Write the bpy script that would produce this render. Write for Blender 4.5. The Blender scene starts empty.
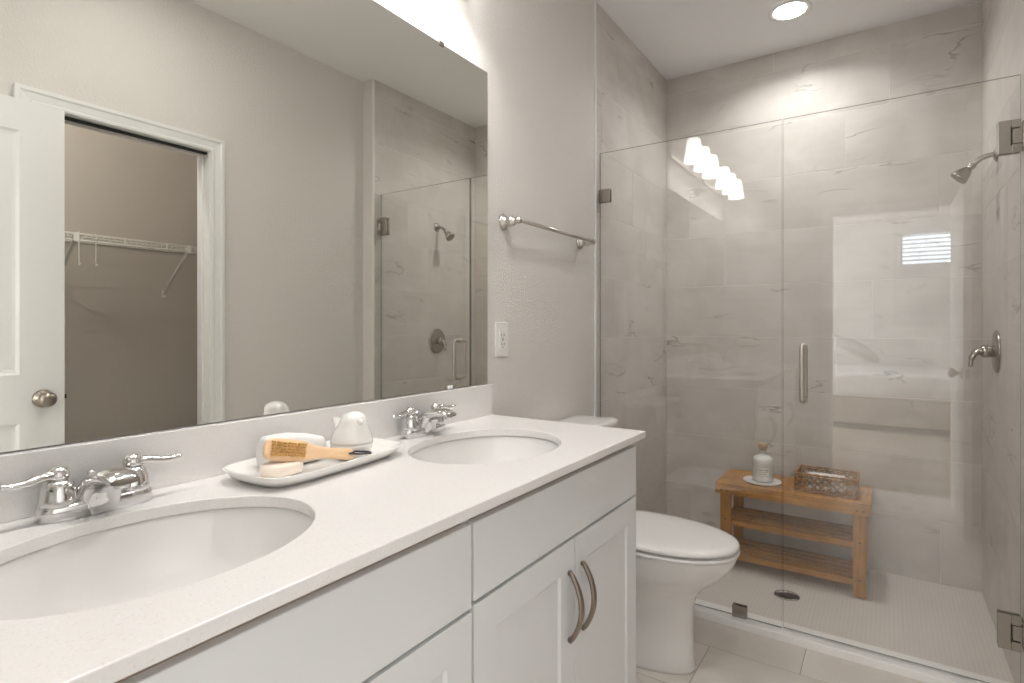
import bpy, bmesh, math, random
from mathutils import Vector, Matrix
random.seed(7)
PI = math.pi
S = bpy.context.scene
COL = S.collection

# ------------------------------------------------------------ camera, world, lights, exposure
cam_d = bpy.data.cameras.new('camera'); cam = bpy.data.objects.new('camera', cam_d); COL.objects.link(cam)
YAW = math.radians(33.856)
# the vanity wall is the plane y = 0 and the room lies on its negative side
cam.location = (0, -1.118, 1.208)
cam.rotation_euler = (PI/2, 0, -PI/2 + YAW)
cam_d.sensor_width = 36; cam_d.sensor_fit = 'HORIZONTAL'
cam_d.lens = 558.48/1024*36
cam_d.shift_y = -14.93/1024
cam_d.clip_start = 0.01; cam_d.clip_end = 60
S.camera = cam

W = bpy.data.worlds.new('world'); S.world = W; W.use_nodes = True
W.node_tree.nodes['Background'].inputs[0].default_value = (0.80, 0.90, 1.0, 1)
W.node_tree.nodes['Background'].inputs[1].default_value = 6.0

def light(name, kind, loc, power, color=(1, 1, 1), rot=(0, 0, 0), **kw):
    d = bpy.data.lights.new(name, kind); o = bpy.data.objects.new(name, d); COL.objects.link(o)
    o.location = loc; o.rotation_euler = rot; d.energy = power; d.color = color
    for k, v in kw.items(): setattr(d, k, v)
    return o
WARM = (1.0, 0.975, 0.945)
# added unseen fill panel standing in for bedroom daylight, then the room lamps
light('bedroom_fill_light', 'AREA', (-2.3, 1.45, 1.5), 145, (0.97, 0.985, 1.0), (-PI/2, 0, 0), shape='RECTANGLE', size=2.4, size_y=1.6)
light('closet_lamp_light', 'POINT', (0.62, -1.78, 2.36), 8, WARM, shadow_soft_size=0.005)
light('bath_fill_light', 'AREA', (1.0, -0.95, 2.702), 3.2, (1.0, 0.985, 0.965), (0, 0, 0), shape='DISK', size=0.14)  # added out-of-view ceiling light, brightens the bathroom from above
light('shower_lamp_light', 'AREA', (2.945, -0.735, 2.702), 4.1, (1.0, 0.985, 0.965), (0, 0, 0), shape='DISK', size=0.14, spread=math.radians(146))

S.view_settings.view_transform = 'Standard'; S.view_settings.look = 'None'
S.view_settings.gamma = 1; S.view_settings.use_curve_mapping = False
S.view_settings.exposure = 0.68
S.cycles.max_bounces = 14; S.cycles.diffuse_bounces = 6; S.cycles.glossy_bounces = 8
S.cycles.transmission_bounces = 10; S.cycles.transparent_max_bounces = 24
S.cycles.caustics_reflective = False; S.cycles.caustics_refractive = False
S.cycles.sample_clamp_indirect = 6.0

# ------------------------------------------------------------ materials
def new_mat(name):
    m = bpy.data.materials.new(name); m.use_nodes = True
    nt = m.node_tree; b = nt.nodes['Principled BSDF']
    return m, nt, b
def P(name, col, rough=0.5, metal=0.0, bump=None, noise=None, coat=0.0, spec=None, emit=None):
    """bump=(scale,strength,distance); noise=(scale,amount) varies the base colour"""
    m, nt, b = new_mat(name)
    b.inputs['Base Color'].default_value = (*col, 1)
    b.inputs['Roughness'].default_value = rough
    b.inputs['Metallic'].default_value = metal
    if coat: b.inputs['Coat Weight'].default_value = coat; b.inputs['Coat Roughness'].default_value = 0.05
    if spec is not None: b.inputs['Specular IOR Level'].default_value = spec
    if emit: b.inputs['Emission Color'].default_value = (*emit[0], 1); b.inputs['Emission Strength'].default_value = emit[1]
    tc = nt.nodes.new('ShaderNodeTexCoord')
    if bump:
        n = nt.nodes.new('ShaderNodeTexNoise'); n.inputs['Scale'].default_value = bump[0]; n.inputs['Detail'].default_value = 3
        nt.links.new(tc.outputs['Object'], n.inputs['Vector'])
        bp = nt.nodes.new('ShaderNodeBump'); bp.inputs['Strength'].default_value = bump[1]; bp.inputs['Distance'].default_value = bump[2]
        nt.links.new(n.outputs['Fac'], bp.inputs['Height']); nt.links.new(bp.outputs['Normal'], b.inputs['Normal'])
    if noise:
        n = nt.nodes.new('ShaderNodeTexNoise'); n.inputs['Scale'].default_value = noise[0]; n.inputs['Detail'].default_value = 5
        nt.links.new(tc.outputs['Object'], n.inputs['Vector'])
        r = nt.nodes.new('ShaderNodeValToRGB'); a = noise[1]
        r.color_ramp.elements[0].position = 0.3; r.color_ramp.elements[1].position = 0.7
        r.color_ramp.elements[0].color = (*[c*(1-a) for c in col], 1); r.color_ramp.elements[1].color = (*[min(1, c*(1+a)) for c in col], 1)
        nt.links.new(n.outputs['Fac'], r.inputs['Fac']); nt.links.new(r.outputs['Color'], b.inputs['Base Color'])
    return m

def stone_tile(name, c_lo, c_hi, vein, rough=0.28, vein_amt=0.75, bump=0.0):
    """polished porcelain with soft clouds, long faint streaks and sparse thin veins; UV is in metres, shifted per tile"""
    m, nt, b = new_mat(name); L = nt.links.new; N = nt.nodes.new
    uv = N('ShaderNodeUVMap')
    n1 = N('ShaderNodeTexNoise'); n1.inputs['Scale'].default_value = 3.2; n1.inputs['Detail'].default_value = 7; n1.inputs['Distortion'].default_value = 0.8
    L(uv.outputs[0], n1.inputs['Vector'])
    mp = N('ShaderNodeMapping'); mp.inputs['Scale'].default_value = (2.0, 26.0, 1); mp.inputs['Rotation'].default_value = (0, 0, 0.06)
    L(uv.outputs[0], mp.inputs['Vector'])
    n2 = N('ShaderNodeTexNoise'); n2.inputs['Scale'].default_value = 1.0; n2.inputs['Detail'].default_value = 4; L(mp.outputs[0], n2.inputs['Vector'])
    mx = N('ShaderNodeMath'); mx.operation = 'MULTIPLY_ADD'; mx.inputs[1].default_value = 0.2; L(n2.outputs['Fac'], mx.inputs[0])
    ml = N('ShaderNodeMath'); ml.operation = 'MULTIPLY'; ml.inputs[1].default_value = 0.8; L(n1.outputs['Fac'], ml.inputs[0]); L(ml.outputs[0], mx.inputs[2])
    rp = N('ShaderNodeValToRGB'); rp.color_ramp.elements[0].position = 0.33; rp.color_ramp.elements[1].position = 0.62
    rp.color_ramp.elements[0].color = (*c_lo, 1); rp.color_ramp.elements[1].color = (*c_hi, 1); L(mx.outputs[0], rp.inputs['Fac'])
    # veins: the zero crossing of a warped noise, kept only in some patches
    mv = N('ShaderNodeMapping'); mv.inputs['Scale'].default_value = (0.9, 3.4, 1); mv.inputs['Rotation'].default_value = (0, 0, 0.45); L(uv.outputs[0], mv.inputs['Vector'])
    n3 = N('ShaderNodeTexNoise'); n3.inputs['Scale'].default_value = 2.0; n3.inputs['Detail'].default_value = 4; n3.inputs['Roughness'].default_value = 0.5; n3.inputs['Distortion'].default_value = 0.25
    L(mv.outputs[0], n3.inputs['Vector'])
    s = N('ShaderNodeMath'); s.operation = 'SUBTRACT'; s.inputs[1].default_value = 0.5; L(n3.outputs['Fac'], s.inputs[0])
    a = N('ShaderNodeMath'); a.operation = 'ABSOLUTE'; L(s.outputs[0], a.inputs[0])
    mr = N('ShaderNodeMapRange'); mr.inputs['From Min'].default_value = 0.0; mr.inputs['From Max'].default_value = 0.012; mr.inputs['To Min'].default_value = 1; mr.inputs['To Max'].default_value = 0
    L(a.outputs[0], mr.inputs['Value'])
    n4 = N('ShaderNodeTexNoise'); n4.inputs['Scale'].default_value = 3.0; n4.inputs['Detail'].default_value = 2; L(uv.outputs[0], n4.inputs['Vector'])
    mk = N('ShaderNodeMapRange'); mk.inputs['From Min'].default_value = 0.55; mk.inputs['From Max'].default_value = 0.68; L(n4.outputs['Fac'], mk.inputs['Value'])
    mm = N('ShaderNodeMath'); mm.operation = 'MULTIPLY'; L(mr.outputs[0], mm.inputs[0]); L(mk.outputs[0], mm.inputs[1])
    m2 = N('ShaderNodeMath'); m2.operation = 'MULTIPLY'; m2.inputs[1].default_value = vein_amt; L(mm.outputs[0], m2.inputs[0])
    mix = N('ShaderNodeMix'); mix.data_type = 'RGBA'; L(m2.outputs[0], mix.inputs['Factor']); L(rp.outputs[0], mix.inputs['A']); mix.inputs['B'].default_value = (*vein, 1)
    L(mix.outputs['Result'], b.inputs['Base Color'])
    b.inputs['Roughness'].default_value = rough; b.inputs['Specular IOR Level'].default_value = 0.28
    return m

def quartz(name):
    m, nt, b = new_mat(name); L = nt.links.new; N = nt.nodes.new
    tc = N('ShaderNodeTexCoord')
    n = N('ShaderNodeTexNoise'); n.inputs['Scale'].default_value = 260; n.inputs['Detail'].default_value = 2; L(tc.outputs['Object'], n.inputs['Vector'])
    r = N('ShaderNodeValToRGB'); e = r.color_ramp.elements
    e[0].position = 0.30; e[0].color = (0.74, 0.71, 0.68, 1); e[1].position = 0.40; e[1].color = (0.80, 0.785, 0.77, 1)
    x = e.new(0.64); x.color = (0.80, 0.785, 0.77, 1); y = e.new(0.72); y.color = (0.86, 0.845, 0.83, 1)
    L(n.outputs['Fac'], r.inputs['Fac']); L(r.outputs[0], b.inputs['Base Color'])
    b.inputs['Roughness'].default_value = 0.25
    return m

def wood(name, c0, c1, axis=1, scale=1.0, rough=0.42):
    m, nt, b = new_mat(name); L = nt.links.new; N = nt.nodes.new
    tc = N('ShaderNodeTexCoord'); mp = N('ShaderNodeMapping')
    sc = [70*scale]*3; sc[axis] = 4*scale; mp.inputs['Scale'].default_value = sc
    L(tc.outputs['Object'], mp.inputs['Vector'])
    n = N('ShaderNodeTexNoise'); n.inputs['Scale'].default_value = 1; n.inputs['Detail'].default_value = 5; n.inputs['Distortion'].default_value = 0.4; L(mp.outputs[0], n.inputs['Vector'])
    n2 = N('ShaderNodeTexNoise'); n2.inputs['Scale'].default_value = 9; n2.inputs['Detail'].default_value = 2; L(tc.outputs['Object'], n2.inputs['Vector'])
    ad = N('ShaderNodeMath'); ad.operation = 'MULTIPLY_ADD'; ad.inputs[1].default_value = 0.5; L(n2.outputs['Fac'], ad.inputs[0])
    h = N('ShaderNodeMath'); h.operation = 'MULTIPLY'; h.inputs[1].default_value = 0.5; L(n.outputs['Fac'], h.inputs[0]); L(h.outputs[0], ad.inputs[2])
    r = N('ShaderNodeValToRGB'); r.color_ramp.elements[0].position = 0.35; r.color_ramp.elements[1].position = 0.65
    r.color_ramp.elements[0].color = (*c0, 1); r.color_ramp.elements[1].color = (*c1, 1)
    L(ad.outputs[0], r.inputs['Fac']); L(r.outputs[0], b.inputs['Base Color']); b.inputs['Roughness'].default_value = rough
    bp = N('ShaderNodeBump'); bp.inputs['Strength'].default_value = 0.15; bp.inputs['Distance'].default_value = 0.001
    L(n.outputs['Fac'], bp.inputs['Height']); L(bp.outputs['Normal'], b.inputs['Normal'])
    return m

def mosaic(name, col, grout):
    m, nt, b = new_mat(name); L = nt.links.new; N = nt.nodes.new
    tc = N('ShaderNodeTexCoord'); mp = N('ShaderNodeMapping'); mp.inputs['Scale'].default_value = (55, 63, 55); L(tc.outputs['Object'], mp.inputs['Vector'])
    # offset every second row to get a hexagonal packing
    sx = N('ShaderNodeSeparateXYZ'); L(mp.outputs[0], sx.inputs[0])
    fl = N('ShaderNodeMath'); fl.operation = 'FLOOR'; L(sx.outputs['Y'], fl.inputs[0])
    ml = N('ShaderNodeMath'); ml.operation = 'MULTIPLY_ADD'; ml.inputs[1].default_value = 0.5; L(fl.outputs[0], ml.inputs[0]); L(sx.outputs['X'], ml.inputs[2])
    fx = N('ShaderNodeMath'); fx.operation = 'FRACT'; L(ml.outputs[0], fx.inputs[0])
    fy = N('ShaderNodeMath'); fy.operation = 'FRACT'; L(sx.outputs['Y'], fy.inputs[0])
    cb = N('ShaderNodeCombineXYZ'); L(fx.outputs[0], cb.inputs[0]); L(fy.outputs[0], cb.inputs[1])
    di = N('ShaderNodeVectorMath'); di.operation = 'DISTANCE'; di.inputs[1].default_value = (0.5, 0.5, 0); L(cb.outputs[0], di.inputs[0])
    r = N('ShaderNodeMapRange'); r.inputs['From Min'].default_value = 0.42; r.inputs['From Max'].default_value = 0.52; L(di.outputs['Value'], r.inputs['Value'])
    mix = N('ShaderNodeMix'); mix.data_type = 'RGBA'; L(r.outputs[0], mix.inputs['Factor']); mix.inputs['A'].default_value = (*col, 1); mix.inputs['B'].default_value = (*grout, 1)
    L(mix.outputs['Result'], b.inputs['Base Color']); b.inputs['Roughness'].default_value = 0.4
    bp = N('ShaderNodeBump'); bp.invert = True; bp.inputs['Strength'].default_value = 0.3; bp.inputs['Distance'].default_value = 0.002
    L(r.outputs[0], bp.inputs['Height']); L(bp.outputs['Normal'], b.inputs['Normal'])
    return m

def clear_glass(name, tint=(0.995, 0.995, 0.99), ior=1.5, rim=0.0):
    m, nt, b = new_mat(name); nt.nodes.remove(b); L = nt.links.new; N = nt.nodes.new
    out = nt.nodes['Material Output']
    tr = N('ShaderNodeBsdfTransparent'); tr.inputs[0].default_value = (*tint, 1)
    gl = N('ShaderNodeBsdfGlossy'); gl.inputs['Roughness'].default_value = 0.0; gl.inputs[0].default_value = (1, 1, 1, 1)
    ge = N('ShaderNodeNewGeometry'); fr = N('ShaderNodeFresnel')
    mp = N('ShaderNodeMapRange'); mp.inputs['To Min'].default_value = ior; mp.inputs['To Max'].default_value = 1/ior
    L(ge.outputs['Backfacing'], mp.inputs['Value']); L(mp.outputs[0], fr.inputs['IOR'])
    mx = N('ShaderNodeMixShader'); L(fr.outputs[0], mx.inputs[0])
    body = tr
    if rim:   # grey mixed in towards grazing edges, imitating the dark outline of refraction
        lw = N('ShaderNodeLayerWeight'); lw.inputs['Blend'].default_value = 0.35; df = N('ShaderNodeBsdfDiffuse'); df.inputs[0].default_value = (0.22, 0.23, 0.21, 1)
        ml = N('ShaderNodeMath'); ml.operation = 'MULTIPLY'; ml.inputs[1].default_value = rim; L(lw.outputs['Facing'], ml.inputs[0])
        body = N('ShaderNodeMixShader'); L(ml.outputs[0], body.inputs[0]); L(tr.outputs[0], body.inputs[1]); L(df.outputs[0], body.inputs[2])
    L(body.outputs[0], mx.inputs[1]); L(gl.outputs[0], mx.inputs[2])
    L(mx.outputs[0], out.inputs['Surface'])
    return m
def glass_edge(name):
    m, nt, b = new_mat(name); L = nt.links.new; N = nt.nodes.new
    out = nt.nodes['Material Output']
    b.inputs['Base Color'].default_value = (0.17, 0.175, 0.165, 1); b.inputs['Roughness'].default_value = 0.15
    tr = N('ShaderNodeBsdfTransparent'); tr.inputs[0].default_value = (0.82, 0.86, 0.84, 1)
    mx = N('ShaderNodeMixShader'); mx.inputs[0].default_value = 0.6; L(tr.outputs[0], mx.inputs[1]); L(b.outputs[0], mx.inputs[2]); L(mx.outputs[0], out.inputs['Surface'])
    return m
def mirror_mat(name):
    m, nt, b = new_mat(name)
    b.inputs['Base Color'].default_value = (0.87, 0.87, 0.82, 1); b.inputs['Metallic'].default_value = 1; b.inputs['Roughness'].default_value = 0.0
    return m
def sheer(name):
    m, nt, b = new_mat(name); L = nt.links.new; N = nt.nodes.new
    out = nt.nodes['Material Output']; b.inputs['Base Color'].default_value = (0.9, 0.9, 0.9, 1)
    tr = N('ShaderNodeBsdfTransparent'); mx = N('ShaderNodeMixShader'); mx.inputs[0].default_value = 0.22
    tl = N('ShaderNodeBsdfTranslucent'); ad = N('ShaderNodeMixShader'); ad.inputs[0].default_value = 0.5
    L(b.outputs[0], ad.inputs[1]); L(tl.outputs[0], ad.inputs[2])
    L(tr.outputs[0], mx.inputs[1]); L(ad.outputs[0], mx.inputs[2]); L(mx.outputs[0], out.inputs['Surface'])
    return m

M = dict(
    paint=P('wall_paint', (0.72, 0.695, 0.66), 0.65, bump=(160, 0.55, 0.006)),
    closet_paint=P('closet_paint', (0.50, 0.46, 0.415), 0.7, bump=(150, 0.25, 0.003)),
    bedroom_paint=P('bedroom_paint', (0.72, 0.71, 0.69), 0.7, bump=(150, 0.2, 0.003)),
    ceiling=P('ceiling_paint', (0.88, 0.885, 0.89), 0.8, bump=(90, 0.3, 0.004)),
    tile=stone_tile('shower_tile', (0.55, 0.52, 0.485), (0.66, 0.63, 0.595), (0.26, 0.225, 0.19), rough=0.42, vein_amt=0.9),
    grout=P('tile_grout', (0.74, 0.715, 0.68), 0.8),
    floor_tile=stone_tile('floor_tile', (0.66, 0.61, 0.56), (0.74, 0.70, 0.65), (0.24, 0.17, 0.11), rough=0.3),
    floor_grout=P('floor_grout', (0.30, 0.26, 0.22), 0.8),
    mosaic=mosaic('pan_mosaic', (0.71, 0.675, 0.635), (0.65, 0.615, 0.575)),
    white_stone=P('white_stone', (0.90, 0.89, 0.87), 0.3),
    quartz=quartz('quartz'),
    porcelain=P('porcelain', (0.80, 0.79, 0.775), 0.08, coat=0.5),
    cabinet=P('cabinet_paint', (0.76, 0.765, 0.77), 0.38),
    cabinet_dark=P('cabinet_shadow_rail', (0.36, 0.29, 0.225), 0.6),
    trim=P('trim_paint', (0.80, 0.80, 0.79), 0.35),
    chrome=P('chrome', (0.70, 0.69, 0.685), 0.06, 1.0),
    nickel=P('brushed_nickel', (0.60, 0.56, 0.52), 0.28, 1.0),
    pull=P('pull_nickel', (0.30, 0.25, 0.215), 0.36, 1.0),
    steel=P('satin_steel', (0.42, 0.385, 0.35), 0.25, 1.0),
    knob=P('knob_pewter', (0.36, 0.32, 0.28), 0.28, 1.0),
    dark=P('dark_gap', (0.02, 0.018, 0.016), 0.6),
    bronze=P('oil_bronze', (0.06, 0.05, 0.04), 0.35, 0.8),
    mirror=mirror_mat('mirror_silver'), mirror_edge=P('mirror_edge', (0.10, 0.11, 0.10), 0.2),
    glass=clear_glass('shower_glass', ior=1.66), glass_edge=glass_edge('shower_glass_edge'),
    bottle_glass=clear_glass('bottle_glass', (0.985, 0.99, 0.985), 1.5, 0.28),
    plastic=P('white_plastic', (0.82, 0.81, 0.79), 0.3),
    clip=P('clear_clip', (0.85, 0.86, 0.85), 0.15),
    bamboo=wood('bamboo_length', (0.27, 0.105, 0.010), (0.52, 0.245, 0.040), 1),
    bamboo_x=wood('bamboo_cross', (0.30, 0.118, 0.012), (0.55, 0.265, 0.046), 0),
    bamboo_z=wood('bamboo_upright', (0.27, 0.105, 0.010), (0.51, 0.24, 0.038), 2),
    brush_wood=wood('brush_wood', (0.72, 0.47, 0.26), (0.84, 0.60, 0.38), 0, 1.2),
    bristle=P('bristle', (0.78, 0.46, 0.11), 0.6, noise=(300, 0.45)),
    soap=P('soap', (0.90, 0.80, 0.70), 0.4),
    ceramic=P('white_ceramic', (0.86, 0.845, 0.82), 0.15, coat=0.3),
    towel=P('white_terry', (0.86, 0.85, 0.84), 0.95, bump=(900, 0.6, 0.002)),
    wicker=P('wicker', (0.34, 0.17, 0.052), 0.65, noise=(60, 0.5), bump=(300, 0.4, 0.001)),
    cork=P('cork', (0.50, 0.30, 0.16), 0.8, noise=(200, 0.3)),
    salts=P('bath_salts', (0.88, 0.87, 0.85), 0.6, bump=(250, 0.8, 0.003)),
    label=P('paper_label', (0.80, 0.785, 0.75), 0.6), ink=P('label_ink', (0.30, 0.27, 0.24), 0.6),
    shade=P('lit_shade', (0.9, 0.88, 0.85), 0.4, emit=((1.0, 0.985, 0.96), 3.7)),
    diffuser=P('lit_diffuser', (0.9, 0.9, 0.9), 0.5, emit=((1.0, 0.97, 0.92), 14.0)),
    wire=P('white_wire', (0.78, 0.76, 0.73), 0.4),
    bedding=P('white_bedding', (0.85, 0.85, 0.85), 0.9, bump=(25, 0.3, 0.01)),
    carpet=P('carpet', (0.40, 0.34, 0.28), 0.95, bump=(400, 0.7, 0.004)),
    blind=P('blind_slat', (0.60, 0.62, 0.65), 0.5), sheer=sheer('sheer_curtain'),
    petal=P('petal', (0.86, 0.85, 0.80), 0.7, noise=(80, 0.1)), leaf=P('leaf', (0.16, 0.24, 0.09), 0.6),
    black=P('black_cord', (0.03, 0.03, 0.03), 0.5),
)

# ------------------------------------------------------------ mesh helpers
def nb(): return bmesh.new()
def box(bm, x0, x1, y0, y1, z0, z1, mi=0):
    vs = [bm.verts.new((x, y, z)) for x in (x0, x1) for y in (y0, y1) for z in (z0, z1)]
    for q in ((0, 1, 3, 2), (4, 6, 7, 5), (0, 4, 5, 1), (2, 3, 7, 6), (0, 2, 6, 4), (1, 5, 7, 3)):
        f = bm.faces.new([vs[i] for i in q]); f.material_index = mi
    return vs
def loft(bm, rings, cap0=True, cap1=True, closed=True, mi=0):
    R = [[bm.verts.new(p) for p in r] for r in rings]; n = len(R[0])
    for a, b in zip(R, R[1:]):
        for i in range(n if closed else n-1):
            j = (i+1) % n
            f = bm.faces.new((a[i], a[j], b[j], b[i])); f.material_index = mi
    if cap0: bm.faces.new(R[0][::-1]).material_index = mi
    if cap1: bm.faces.new(R[-1]).material_index = mi
    return R
def tube(bm, pts, r, seg=10, flat=None, mi=0, caps=True):
    """swept tube; r a number or a list; flat=(sx,sy) squashes the section"""
    pts = [Vector(p) for p in pts]; n = len(pts)
    rs = r if isinstance(r, (list, tuple)) else [r]*n
    rings = []; nrm = None
    for i in range(n):
        t = (pts[min(i+1, n-1)]-pts[max(i-1, 0)]).normalized()
        if nrm is None:
            a = Vector((0, 0, 1)) if abs(t.z) < 0.9 else Vector((1, 0, 0))
            nrm = (a - t*a.dot(t)).normalized()
        else: nrm = (nrm - t*nrm.dot(t)).normalized()
        bi = t.cross(nrm); sx, sy = flat or (1, 1)
        rings.append([pts[i]+(nrm*math.cos(k*2*PI/seg)*sx+bi*math.sin(k*2*PI/seg)*sy)*rs[i] for k in range(seg)])
    loft(bm, rings, caps, caps, True, mi)
def lathe(bm, prof, seg=32, T=None, mi=0, caps=True):
    T = T or Matrix()
    rings = [[T @ Vector((max(r, 1e-4)*math.cos(k*2*PI/seg), max(r, 1e-4)*math.sin(k*2*PI/seg), z)) for k in range(seg)] for r, z in prof]
    loft(bm, rings, caps, caps, True, mi)
def smoothpath(pts, n=6):
    """Catmull-Rom through pts"""
    p = [Vector(q) for q in pts]; p = [p[0]*2-p[1]]+p+[p[-1]*2-p[-2]]; o = []
    for i in range(1, len(p)-2):
        for k in range(n):
            t = k/n
            o.append(0.5*((2*p[i])+(p[i+1]-p[i-1])*t+(2*p[i-1]-5*p[i]+4*p[i+1]-p[i+2])*t*t+(3*p[i]-p[i-1]-3*p[i+1]+p[i+2])*t**3))
    o.append(p[-2]); return o
def ellipse(cx, cy, z, a, b, n=48, pw=2.0):
    o = []
    for k in range(n):
        t = 2*PI*k/n; c, s = math.cos(t), math.sin(t)
        o.append(Vector((cx+a*math.copysign(abs(c)**(2/pw), c), cy+b*math.copysign(abs(s)**(2/pw), s), z)))
    return o
def sphere(bm, c, r, seg=16, sc=(1, 1, 1), mi=0):
    T = Matrix.Translation(c) @ Matrix.Diagonal((*sc, 1))
    lathe(bm, [(r*math.sin(PI*i/seg), -r*math.cos(PI*i/seg)) for i in range(seg+1)], seg*2, T, mi)
AX = {'x': Matrix.Rotation(PI/2, 4, 'Y'), 'y': Matrix.Rotation(-PI/2, 4, 'X'), '-y': Matrix.Rotation(PI/2, 4, 'X'), 'z': Matrix(), '-x': Matrix.Rotation(-PI/2, 4, 'Y'), '-z': Matrix.Rotation(PI, 4, 'X')}
def at(loc, ax='z'): return Matrix.Translation(loc) @ AX[ax]

def worldloc(o):
    v = Vector((0, 0, 0))
    while o is not None: v = v + Vector(o.location); o = o.parent
    return v
def obj(name, bm, mats, parent=None, smooth=False, bev=0.0, seg=2, world=True, ang=40, solid=0.0, sub=0):
    """link bm as ONE mesh object. world=True: verts are in world coordinates and are moved into the parent's frame"""
    bmesh.ops.recalc_face_normals(bm, faces=bm.faces[:])
    if parent is not None and world: bmesh.ops.translate(bm, vec=-worldloc(parent), verts=bm.verts[:])
    me = bpy.data.meshes.new(name); bm.to_mesh(me); bm.free()
    for m in (mats if isinstance(mats, (list, tuple)) else [mats]): me.materials.append(m)
    o = bpy.data.objects.new(name, me); COL.objects.link(o)
    if parent is not None: o.parent = parent
    if smooth: me.shade_smooth()
    if solid:
        md = o.modifiers.new('s', 'SOLIDIFY'); md.thickness = solid; md.offset = -1
    if bev:
        md = o.modifiers.new('b', 'BEVEL'); md.width = bev; md.segments = seg; md.limit_method = 'ANGLE'; md.angle_limit = math.radians(ang)
        md.harden_normals = False
    if sub:
        md = o.modifiers.new('u', 'SUBSURF'); md.levels = sub; md.render_levels = sub
    if smooth == 'auto':
        pass
    return o
def autosmooth(o, ang=35):
    a = math.cos(math.radians(ang)); me = o.data
    bm = bmesh.new(); bm.from_mesh(me)
    for e in bm.edges:
        if len(e.link_faces) == 2: e.smooth = e.link_faces[0].normal.dot(e.link_faces[1].normal) > a
    bm.to_mesh(me); bm.free()
    return o
def tag(o, label, cat, group=None):
    o['label'] = label; o['category'] = cat
    if group: o['group'] = group
    return o
def thing(name, label, cat, loc, group=None, rz=0.0):
    o = bpy.data.objects.new(name, None); COL.objects.link(o); o.location = loc; o.rotation_euler = (0, 0, rz); o.empty_display_size = 0.05
    return tag(o, label, cat, group)
def struct(name, bm, mats, label=None, **k):
    o = obj(name, bm, mats, **k)
    if k.get('parent') is None:
        o['kind'] = 'structure'
    if label: o['label'] = label
    return o
def copy_tree(root, delta, label):
    r = root.copy(); COL.objects.link(r); r.location = Vector(root.location)+Vector(delta); r['label'] = label
    for ch in list(root.children):
        c = ch.copy(); COL.objects.link(c); c.parent = r
        for g in list(ch.children):
            d = g.copy(); COL.objects.link(d); d.parent = c
    return r

# ------------------------------------------------------------ the room's main measures
HC = 2.714; XT = 2.3456; XG = 2.404; XB = 3.359; WS = 1.4856; WR = 1.5715; ZP = -0.023; ZK = 0.9135; XW = -0.03
ROW = 0.2925; Z0 = -0.0195

def tile_surface(bm, Pf, rows, gap=0.0026, depth=0.0012, seed=1, swap=False):
    """rows: list of (v0,v1,[u breaks]). Pf(u,v,d) -> point. material 0 tile, 1 grout"""
    uvl = bm.loops.layers.uv.verify(); rnd = random.Random(seed)
    umin = min(r[2][0] for r in rows); umax = max(r[2][-1] for r in rows); vmin = rows[0][0]; vmax = rows[-1][1]
    f = bm.faces.new([bm.verts.new(Pf(u, v, 0)) for u, v in ((umin, vmin), (umax, vmin), (umax, vmax), (umin, vmax))]); f.material_index = 1
    for v0, v1, us in rows:
        for u0, u1 in zip(us, us[1:]):
            if u1-u0 < 0.01 or v1-v0 < 0.01: continue
            ou, ov = rnd.uniform(0, 40), rnd.uniform(0, 40)
            h = gap/2; e = 0.0012
            outer = [(u0+h, v0+h), (u1-h, v0+h), (u1-h, v1-h), (u0+h, v1-h)]
            inner = [(u0+h+e, v0+h+e), (u1-h-e, v0+h+e), (u1-h-e, v1-h-e), (u0+h+e, v1-h-e)]
            A = [bm.verts.new(Pf(u, v, 0.0002)) for u, v in outer]; B = [bm.verts.new(Pf(u, v, depth)) for u, v in inner]
            def setuv(f, co):
                f.material_index = 0
                for l, (u, v) in zip(f.loops, co): l[uvl].uv = ((v, u) if swap else (u, v)); l[uvl].uv[0] += ou; l[uvl].uv[1] += ov
            setuv(bm.faces.new(B), inner)
            for i in range(4):
                j = (i+1) % 4
                setuv(bm.faces.new((A[i], A[j], B[j], B[i])), (outer[i], outer[j], inner[j], inner[i]))
def rows_from(off, u0, u1, length=1.183):
    out = []; k = 0; v = Z0
    while v < HC-0.01:
        o = off[k % len(off)]; us = [u0]; u = o-length*10
        while u < u1-0.012:
            if u > u0+0.012: us.append(u)
            u += length
        us.append(u1); out.append((max(v, ZP), min(v+ROW, HC), us)); v += ROW; k += 1
    out[0] = (ZP, out[0][1], out[0][2])
    return out
OFF = [0.149, 0.75, 0.507, 0.90, 1.056, 0.344, 0.143, 0.939, 1.130, 0.60]

def tiled(name, Pf, rows, solid, seed, label):
    bm = nb(); tile_surface(bm, Pf, rows, seed=seed)
    bm2 = nb()
    o = bpy.data.objects.new(name, None) if False else None
    me = bpy.data.meshes.new(name)
    x0, x1, y0, y1, z0, z1 = solid; box(bm, x0, x1, y0, y1, z0, z1, 1)
    bm.to_mesh(me); bm.free(); bm2.free()
    for m in (M['tile'], M['grout']): me.materials.append(m)
    o = bpy.data.objects.new(name, me); COL.objects.link(o); o['kind'] = 'structure'; o['label'] = label
    return o
T0 = 0.0015
tiled('wall_back', lambda u, v, d: (XB-d, u, v), rows_from(OFF, 0.0, WS), (XB+T0, XB+0.1, -0.1, WS+0.2, ZP-0.1, HC+0.1), 3, 'polished beige stone tile wall at the back of the shower')
tiled('wall_left_shower', lambda u, v, d: (u, d, v), rows_from([o+0.3 for o in OFF], XT+0.008, XB), (XT+0.008, XB+0.001, -0.1, -T0, ZP-0.1, HC+0.1), 5, 'polished beige stone tile wall on the left of the shower')
tiled('wall_right_shower', lambda u, v, d: (u, WS-d, v), rows_from([o+0.13 for o in OFF], XT+0.014, XB), (XT+0.0105, XB+0.001, WS+T0, WR+0.15, ZP-0.1, HC+0.1), 8, 'polished beige stone tile wall on the right of the shower')

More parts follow.
